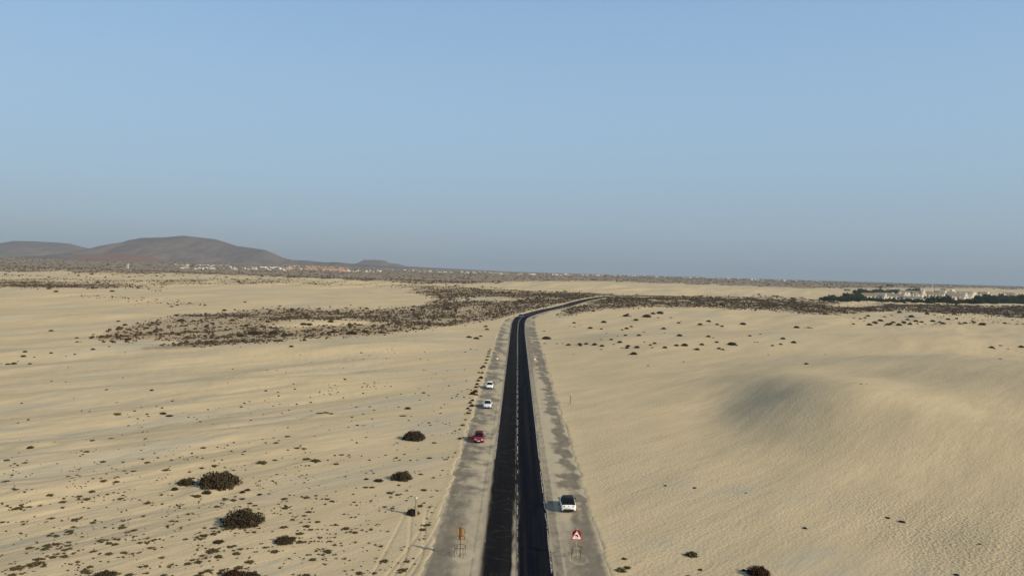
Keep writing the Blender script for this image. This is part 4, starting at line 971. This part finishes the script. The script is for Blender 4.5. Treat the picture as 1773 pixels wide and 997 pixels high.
p = on_road(843.5, 706); car((p.x, p.y+2.1, .004), R(180), 4.4, 1.78, 1.46, SV, SV, 'silver white sedan on the left shoulder, the nearer of two pale cars', 'sedan', 'cars parked on the shoulders')
p = on_road(847.3, 674.5); car((p.x, p.y+2.0, .004), R(180), 4.0, 1.76, 1.48, WP, WP, 'white hatchback on the left shoulder, the farther of two pale cars', 'hatch', 'cars parked on the shoulders')
p = at(901.5, 552); z_ = float(np.interp(p.y, PATH[:, 1], PATH[:, 2])); car((p.x, p.y+1.5, z_+.02), R(158), 4.7, 1.95, 1.95, BL, BL, 'blue car driving through the bend of the road', 'hatch')

# ------------------------------------------------------------------ far towns
WALLS = {'white': mat('white_render', (.64, .61, .55), .9, .1), 'cream': mat('cream_render', (.44, .36, .26), .9, .1), 'orange': mat('terracotta_render', (.48, .28, .17), .9, .1), 'sand coloured': mat('sand_render', (.44, .34, .24), .9, .1)}
WIN = mat('window_dark', (.03, .03, .035), .4, .4); ROOFT = mat('grey_roof', (.20, .19, .18), .9, .1); ROOFO = mat('clay_tiles', (.30, .14, .08), .9, .1)
def far_house(kind, wall, roof):
    b = MB(); r = random.Random(hash_(kind))
    if kind == 0: b.box((0, 0, 1.6), (12, 9, 5.2)); b.box((-2, 0, 5.0), (6, 7, 1.8)); b.box((2, -1, 4.35), (7.7, 6, .3))
    elif kind == 1:
        b.box((0, 0, 1.4), (10, 8, 4.6)); b.add([(-5.3, -4.3, 3.7), (5.3, -4.3, 3.7), (5.3, 4.3, 3.7), (-5.3, 4.3, 3.7), (-4, 0, 6.0), (4, 0, 6.0)], [(0, 1, 5, 4), (2, 3, 4, 5), (1, 2, 5), (3, 0, 4), (3, 2, 1, 0)], 1)
    elif kind == 2: b.box((0, 0, 2.8), (16, 10, 7.6)); b.box((5, 0, 7.2), (4, 5, 1.4))
    else: b.box((0, 0, 1.3), (22, 8, 4.2)); b.box((-6, 0, 3.9), (7, 6, 1.2)); b.box((7, 0, 3.9), (6, 6, 1.2))
    yf = {0: -4.53, 1: -4.03, 2: -5.03, 3: -4.03}[kind]; wx = {0: 5, 1: 4, 2: 7, 3: 10}[kind]
    for k in range(-2, 3): b.box((k*wx/2.4, yf, 1.9), (wx*.16, .06, 1.5), mi=2)
    if kind == 2:
        for k in range(-2, 3): b.box((k*wx/2.4, yf, 4.9), (wx*.16, .06, 1.5), mi=2)
    return b.mesh('far_house', [wall, roof, WIN])
def hash_(k): return 100+k
HM = {}
def house(px, py, kind, wall, sc_, label, group, cat='house'):
    key = (kind, wall)
    if key not in HM: HM[key] = far_house(kind, WALLS[wall], ROOFO if wall in ('orange', 'cream') else ROOFT)
    x, y, z = hits([px], [py], ground0); o = link('far_house', HM[key], loc=(x[0], y[0], z[0]-.3)); o.scale = (sc_*.88,)*3; o.rotation_euler = (0, 0, rnd.uniform(-.5, .5)); tag(o, label, cat, group)
TOWNS = [
    (300, 400, 459.0, 461.0, 1.3, 34, ['white', 'cream', 'cream', 'white'], .62, 'on the slope right of the reddish hill'),
    (312, 500, 464.5, 466.5, 2.0, 42, ['white', 'white', 'cream', 'white'], .62, 'below the big hill'),
    (438, 500, 463.0, 464.5, 1.2, 16, ['white'], .85, 'under the right foot of the big hill'),
    (492, 605, 463.0, 467.5, 3.6, 74, ['orange', 'cream', 'orange', 'sand coloured'], 1.1, 'in the terracotta quarter'),
    (598, 660, 469.0, 470.5, 1.4, 18, ['white', 'white', 'cream'], .75, 'just right of the terracotta quarter'),
    (650, 900, 467.0, 474.5, 1.6, 62, ['white', 'white', 'cream', 'sand coloured'], .72, 'on the plain right of the mesa'),
    (900, 1120, 475.0, 478.4, .8, 60, ['white', 'white', 'sand coloured', 'cream'], .9, 'in the coast town behind the bend'),
    (1120, 1420, 479.2, 487.6, .9, 56, ['white', 'sand coloured', 'cream', 'white'], .9, 'in the thin right part of the coast town')]
r2 = random.Random(21)
for x0, x1, ya, yb, sp, n, cols_, sz, place in TOWNS:
    pts_ = sorted([(r2.random(), r2.uniform(-sp, sp), r2.choice(cols_), r2.uniform(.8, 1.3)) for k in range(n)]); cnt = {}
    for t_, dy, wl_c, f_ in pts_:
        kind = r2.choice([0, 0, 1, 3, 2] if wl_c in ('white', 'sand coloured') else [1, 1, 0, 3]); c_ = cnt.get(wl_c, 0); cnt[wl_c] = c_+1
        house(x0+(x1-x0)*t_, ya+(yb-ya)*t_+dy, kind, wl_c, sz*f_, 'far %s house, %s from left %s' % (wl_c, ordinal(c_), place), 'far houses '+place)
# small square tower on the left plain
p = at(221, 464.5); e = empty('lone_tower', p, label='small pale square tower standing alone on the brown plain at left', cat='tower')
MB().box((0, 0, 6), (5, 5, 13), taper=.85).build('tower_shaft', WALLS['cream'], e); MB().box((0, 0, 13), (5.4, 5.4, 1.2)).build('parapet', WALLS['sand coloured'], e)
# slim white mast
p = at(1614, 503); e = empty('mast', p, label='tall thin white mast rising behind the resort houses', cat='mast')
MB().tube((0, 0, 0), (0, 0, 19), .62, 8, .4).build('pole', WHITE, e); MB().tube((0, 0, 19), (0, 0, 20.5), .2, 6).build('antenna', WHITE, e)
p = at(1617.5, 508); e = empty('dark_pole', p, label='short dark pole right in front of the white mast', cat='pole')
MB().tube((0, 0, 0), (0, 0, 12), .4, 6, .25).build('pole', RUST, e); MB().box((0, 0, 12), (1.6, .5, .5)).build('cross_arm', RUST, e)

# ------------------------------------------------------------------ resort with its trees
LEAF = [noisy('tree_leaves', (.022, .034, .014), (.045, .060, .024), .35, 1, .05), noisy('tree_leaves_olive', (.035, .042, .018), (.060, .064, .028), .35, 1, .05)]
BARK = mat('bark', (.08, .06, .045), 1, .05)
def crown_mesh(seed, m, n=1500, flat=.75):
    r = random.Random(seed); V, Fc = [], []; cl = [(Vector((r.uniform(-.65, .65), r.uniform(-.65, .65), r.uniform(.05, .75)*flat)), r.uniform(.28, .5)) for _ in range(13)]
    for _ in range(n):
        c, rr = r.choice(cl); d_ = Vector((r.gauss(0, 1), r.gauss(0, 1), r.gauss(0, .8))).normalized()*rr*r.uniform(.5, 1.05); p_ = c+d_
        a = Vector((r.gauss(0, 1), r.gauss(0, 1), r.gauss(0, 1))).normalized(); b = a.cross(Vector((r.gauss(0, 1), r.gauss(0, 1), r.gauss(0, 1)))).normalized(); s_ = r.uniform(.05, .10); k = len(V)
        V += [p_-a*s_-b*s_*.6, p_+a*s_-b*s_*.5, p_+a*s_*.5+b*s_, p_-a*s_*.6+b*s_*.8]; Fc.append((k, k+1, k+2, k+3))
    me = bpy.data.meshes.new('crown'); me.from_pydata([tuple(v) for v in V], [], Fc); me.materials.append(m); me.update(); return me
CR = [crown_mesh(80+i, LEAF[i % 2]) for i in range(5)]
tk = MB(); tk.tube((0, 0, -.3), (.05, .03, .55), .09, 7, .05)
for k in range(4): a = k*1.6; tk.tube((.04, .02, .45), (.35*math.cos(a), .35*math.sin(a), .85), .04, 5, .015)
TRUNK = tk.mesh('trunk', BARK, True)
pal = MB()
for k in range(15):
    a = k*2.4; dr = .55 if k % 2 else .15; pr_ = [Vector((math.cos(a)*t_*1.0, math.sin(a)*t_*1.0, .25*math.sin(t_*2.6)-dr*t_*t_)) for t_ in (0, .33, .66, 1)]; sdv = Vector((-math.sin(a), math.cos(a), 0))
    wds = (.05, .16, .14, .02)
    for j in range(3): pal.add([pr_[j]-sdv*wds[j]-Vector((0, 0, .06)), pr_[j+1]-sdv*wds[j+1]-Vector((0, 0, .06)), pr_[j+1], pr_[j]], [(0, 1, 2, 3)]); pal.add([pr_[j]+sdv*wds[j]-Vector((0, 0, .06)), pr_[j+1]+sdv*wds[j+1]-Vector((0, 0, .06)), pr_[j+1], pr_[j]], [(0, 1, 2, 3)])
PALC = pal.mesh('crown', LEAF[1])
def tree(px, py, wpx, hpx, label, group, palm=False):
    x, y, z = hits([px], [py], ground0); k = math.hypot(x[0], y[0])/F_; wd, h = wpx*k, hpx*k
    e = empty('palm_tree' if palm else 'tree', (x[0], y[0], z[0]-.2), rnd.uniform(0, 6.28), label=label, cat='tree', group=group)
    if palm:
        t_ = MB(); t_.tube((0, 0, 0), (.3, .1, h*.82), .32, 7, .2); t_.build('trunk', BARK, e)
        c_ = link('crown', PALC, e, (.3, .1, h*.82)); c_.scale = (wd/2,)*3
    else:
        c_ = link('crown', rnd.choice(CR), e, (0, 0, h*.12)); c_.scale = (wd/2, wd/2, h*.88/.95)
        t2 = link('trunk', TRUNK, e, (0, 0, 0)); t2.scale = (wd/2, wd/2, h*.8)
r3 = random.Random(33)
def trow(x0, x1, y0, y1, n, w_, h_, place, jit=1.0):
    for k in range(n):
        t_ = (k+.5)/n; pxx = x0+(x1-x0)*t_+r3.uniform(-2, 2); pyy = y0+(y1-y0)*t_+r3.uniform(-jit, jit)
        tree(pxx, pyy, w_*r3.uniform(.8, 1.25), h_*r3.uniform(.8, 1.2), 'dark tree, %s from left %s' % (ordinal(k), place), 'dark trees '+place)
trow(1424, 1502, 519.5, 521.5, 14, 13, 8.5, 'in the dense grove left of the resort', 1.5)
trow(1460, 1512, 515.5, 516.5, 8, 12, 9, 'in the back row of the dense grove')
trow(1500, 1604, 521.5, 524, 17, 10, 5, 'in the low hedge of trees in front of the resort')
trow(1480, 1562, 508.5, 509.5, 13, 12, 8, 'in the long far row behind the resort')
trow(1606, 1650, 524.5, 524.5, 6, 15, 11, 'in the round clump before the mast')
trow(1650, 1690, 524.5, 525, 6, 12, 6, 'in the low row right of the round clump')
trow(1688, 1773, 525, 526, 12, 15, 11, 'in the grove at the right edge')
trow(1700, 1773, 519, 520, 8, 11, 9, 'in the back row at the right edge')
trow(1570, 1590, 506.5, 506.5, 3, 11, 7, 'in the small group left of the mast')
trow(1618, 1640, 508, 509, 3, 9, 4, 'in the tiny row right of the mast')
for px, py, w_, h_, lb in [(1523, 507, 10, 11, 'ragged palm left one above the long far row of trees'), (1541, 507, 13, 15, 'tallest ragged palm above the long far row of trees'), (1581, 505, 10, 9, 'ragged palm above the small group left of the mast'), (1632, 509, 9, 9, 'bushy palm right of the mast'), (1467, 514, 11, 14, 'palm above the dense grove left of the resort')]:
    tree(px, py, w_, h_, lb, 'ragged palms of the resort', True)
RW = mat('resort_white', (.76, .66, .52), .9, .1); RG = noisy('resort_roof', (.21, .18, .13), (.16, .14, .105), .6, .9, .1)
def mp(px, py): x, y, z = hits([px], [py], ground0); return Vector((x[0], y[0], z[0]-.2)), math.hypot(x[0], y[0])/F_
def terrace(px, py, wpx, hpx, label, gable=None, rz=0):
    """terraced holiday houses: white walls, sloping grey roof, a row of windows"""
    p, k = mp(px, py); L = wpx*k; h = hpx*k; e = empty('holiday_terrace', p, rz, label=label, cat='building', group='terraced buildings of the resort'); D = 9
    hh = h*.52
    MB().box((0, 0, hh/2), (L, D, hh)).build('wall', RW, e)
    r_ = MB(); r_.add([(-L/2-.3, -D/2-.6, hh-.1), (L/2+.3, -D/2-.6, hh-.1), (L/2+.3, D/2, h), (-L/2-.3, D/2, h), (-L/2-.3, D/2+.5, hh), (L/2+.3, D/2+.5, hh)], [(0, 1, 2, 3), (3, 2, 5, 4), (1, 5, 2), (0, 3, 4), (0, 4, 5, 1)]); r_.build('roof', RG, e)
    n = max(2, int(L/5))
    for i in range(n):
        w_ = MB(); w_.box((-L/2+L*(i+.5)/n, -D/2-.02, hh*.5), (L/n*.45, .12, hh*.5)); w_.build('window', WIN, e)
    for i in range(1, n, 2):
        f_ = MB(); f_.box((-L/2+L*i/n, -D/2-.5, hh*.62), (.5, 1.2, hh*1.24)); f_.build('buttress', RW, e)
def gable(px, py, wpx, hpx, label, tw=.12, rz=0):
    """white pointed sail-like end wall with flared foot"""
    p, k = mp(px, py); wd = wpx*k; h = hpx*k; e = empty('pointed_gable_house', p, rz, label=label, cat='building', group='white pointed gables of the resort')
    b = MB(); prof = [(-.5, 0), (.5, 0), (.42, .28), (.22, .55), (tw, .9), (tw*.6, 1), (-tw*.6, 1), (-tw, .9), (-.22, .55), (-.42, .28)]
    b.prism([(x*wd, z*h) for x, z in prof], -3.2, 3.2); b.build('gable_wall', RW, e)
    d_ = MB(); d_.box((0, -3.24, h*.16), (wd*.22, .1, h*.26)); d_.build('door', WIN, e)
    w_ = MB(); w_.box((0, -3.24, h*.50), (wd*.12, .1, h*.12)); w_.build('window', WIN, e)
for a in [(1512, 517, 34, 9, 'long low terrace with grey roof just right of the dense grove'), (1545, 518, 30, 9, 'second terrace right of the dense grove, windows in a row'), (1572, 512, 26, 8, 'far terrace with sloping grey roof behind the twin points'),
          (1596, 513, 30, 8, 'far terrace left of the mast foot'), (1580, 519.5, 30, 6, 'low front terrace between hedge and twin points'), (1612, 515, 30, 9, 'terrace directly below the mast'), (1655, 519, 26, 10, 'terrace with dark windows right of the round clump'), (1640, 511, 22, 6, 'far low terrace right of the mast'),
          (1672, 514, 22, 8, 'far terrace behind the widest pointed gable'), (1765, 519, 18, 7, 'grey roofed terrace at the right edge of the view'), (1748, 512, 14, 5, 'small far terrace by the right edge'), (1530, 513, 24, 6, 'far flat terrace behind the long low one'),
          (1705, 511, 16, 5, 'small far terrace behind the right grove')]:
    terrace(*a)
for a in [(1532, 518.5, 7, 10, 'leftmost white pointed gable of the resort'), (1545, 516, 8, 9, 'second white pointed gable from the left'), (1557, 515.5, 8, 9, 'third white pointed gable from the left'), (1566.5, 517, 9, 10, 'left one of the twin white points'), (1572, 517, 9, 10, 'right one of the twin white points'),
          (1598, 518.5, 10, 15, 'tall slim white gable left of the round clump'), (1636, 512, 7, 8, 'white gable rising behind the round clump'), (1640, 516, 6, 6, 'small white gable peeping from behind the round clump'), (1649, 510, 8, 8, 'boxy white tower far behind the round clump', .3),
          (1661, 517, 8, 9, 'slanted white gable left of the two wide ones'), (1671, 520.5, 10, 12, 'narrower one of the two wide gables right of the clump'), (1685, 522, 18, 14, 'widest white pointed gable of the resort'), (1710, 514, 8, 8, 'white gable among the trees of the right grove'), (1710, 524, 5, 8, 'narrow white wall low among the right grove trees', .4),
          (1737, 518, 9, 9, 'white gable half hidden in the right grove'), (1750, 518, 6, 7, 'rightmost small white gable between dark trees')]:
    gable(*a)

# ------------------------------------------------------------------ haze
hz = MB(); hz.box((0, 8000, 185), (52000, 56000, 520)); hm = bpy.data.materials.new('haze_air'); hm.use_nodes = True; ht = hm.node_tree; ht.nodes.clear()
ho = ht.nodes.new('ShaderNodeOutputMaterial'); hv = ht.nodes.new('ShaderNodeVolumePrincipled'); hv.inputs['Color'].default_value = (.42, .51, .60, 1); hv.inputs['Density'].default_value = 7e-5; hv.inputs['Anisotropy'].default_value = 0.0
ht.links.new(hv.outputs[0], ho.inputs['Volume'])
tag(hz.build('haze', hm), kind='stuff')
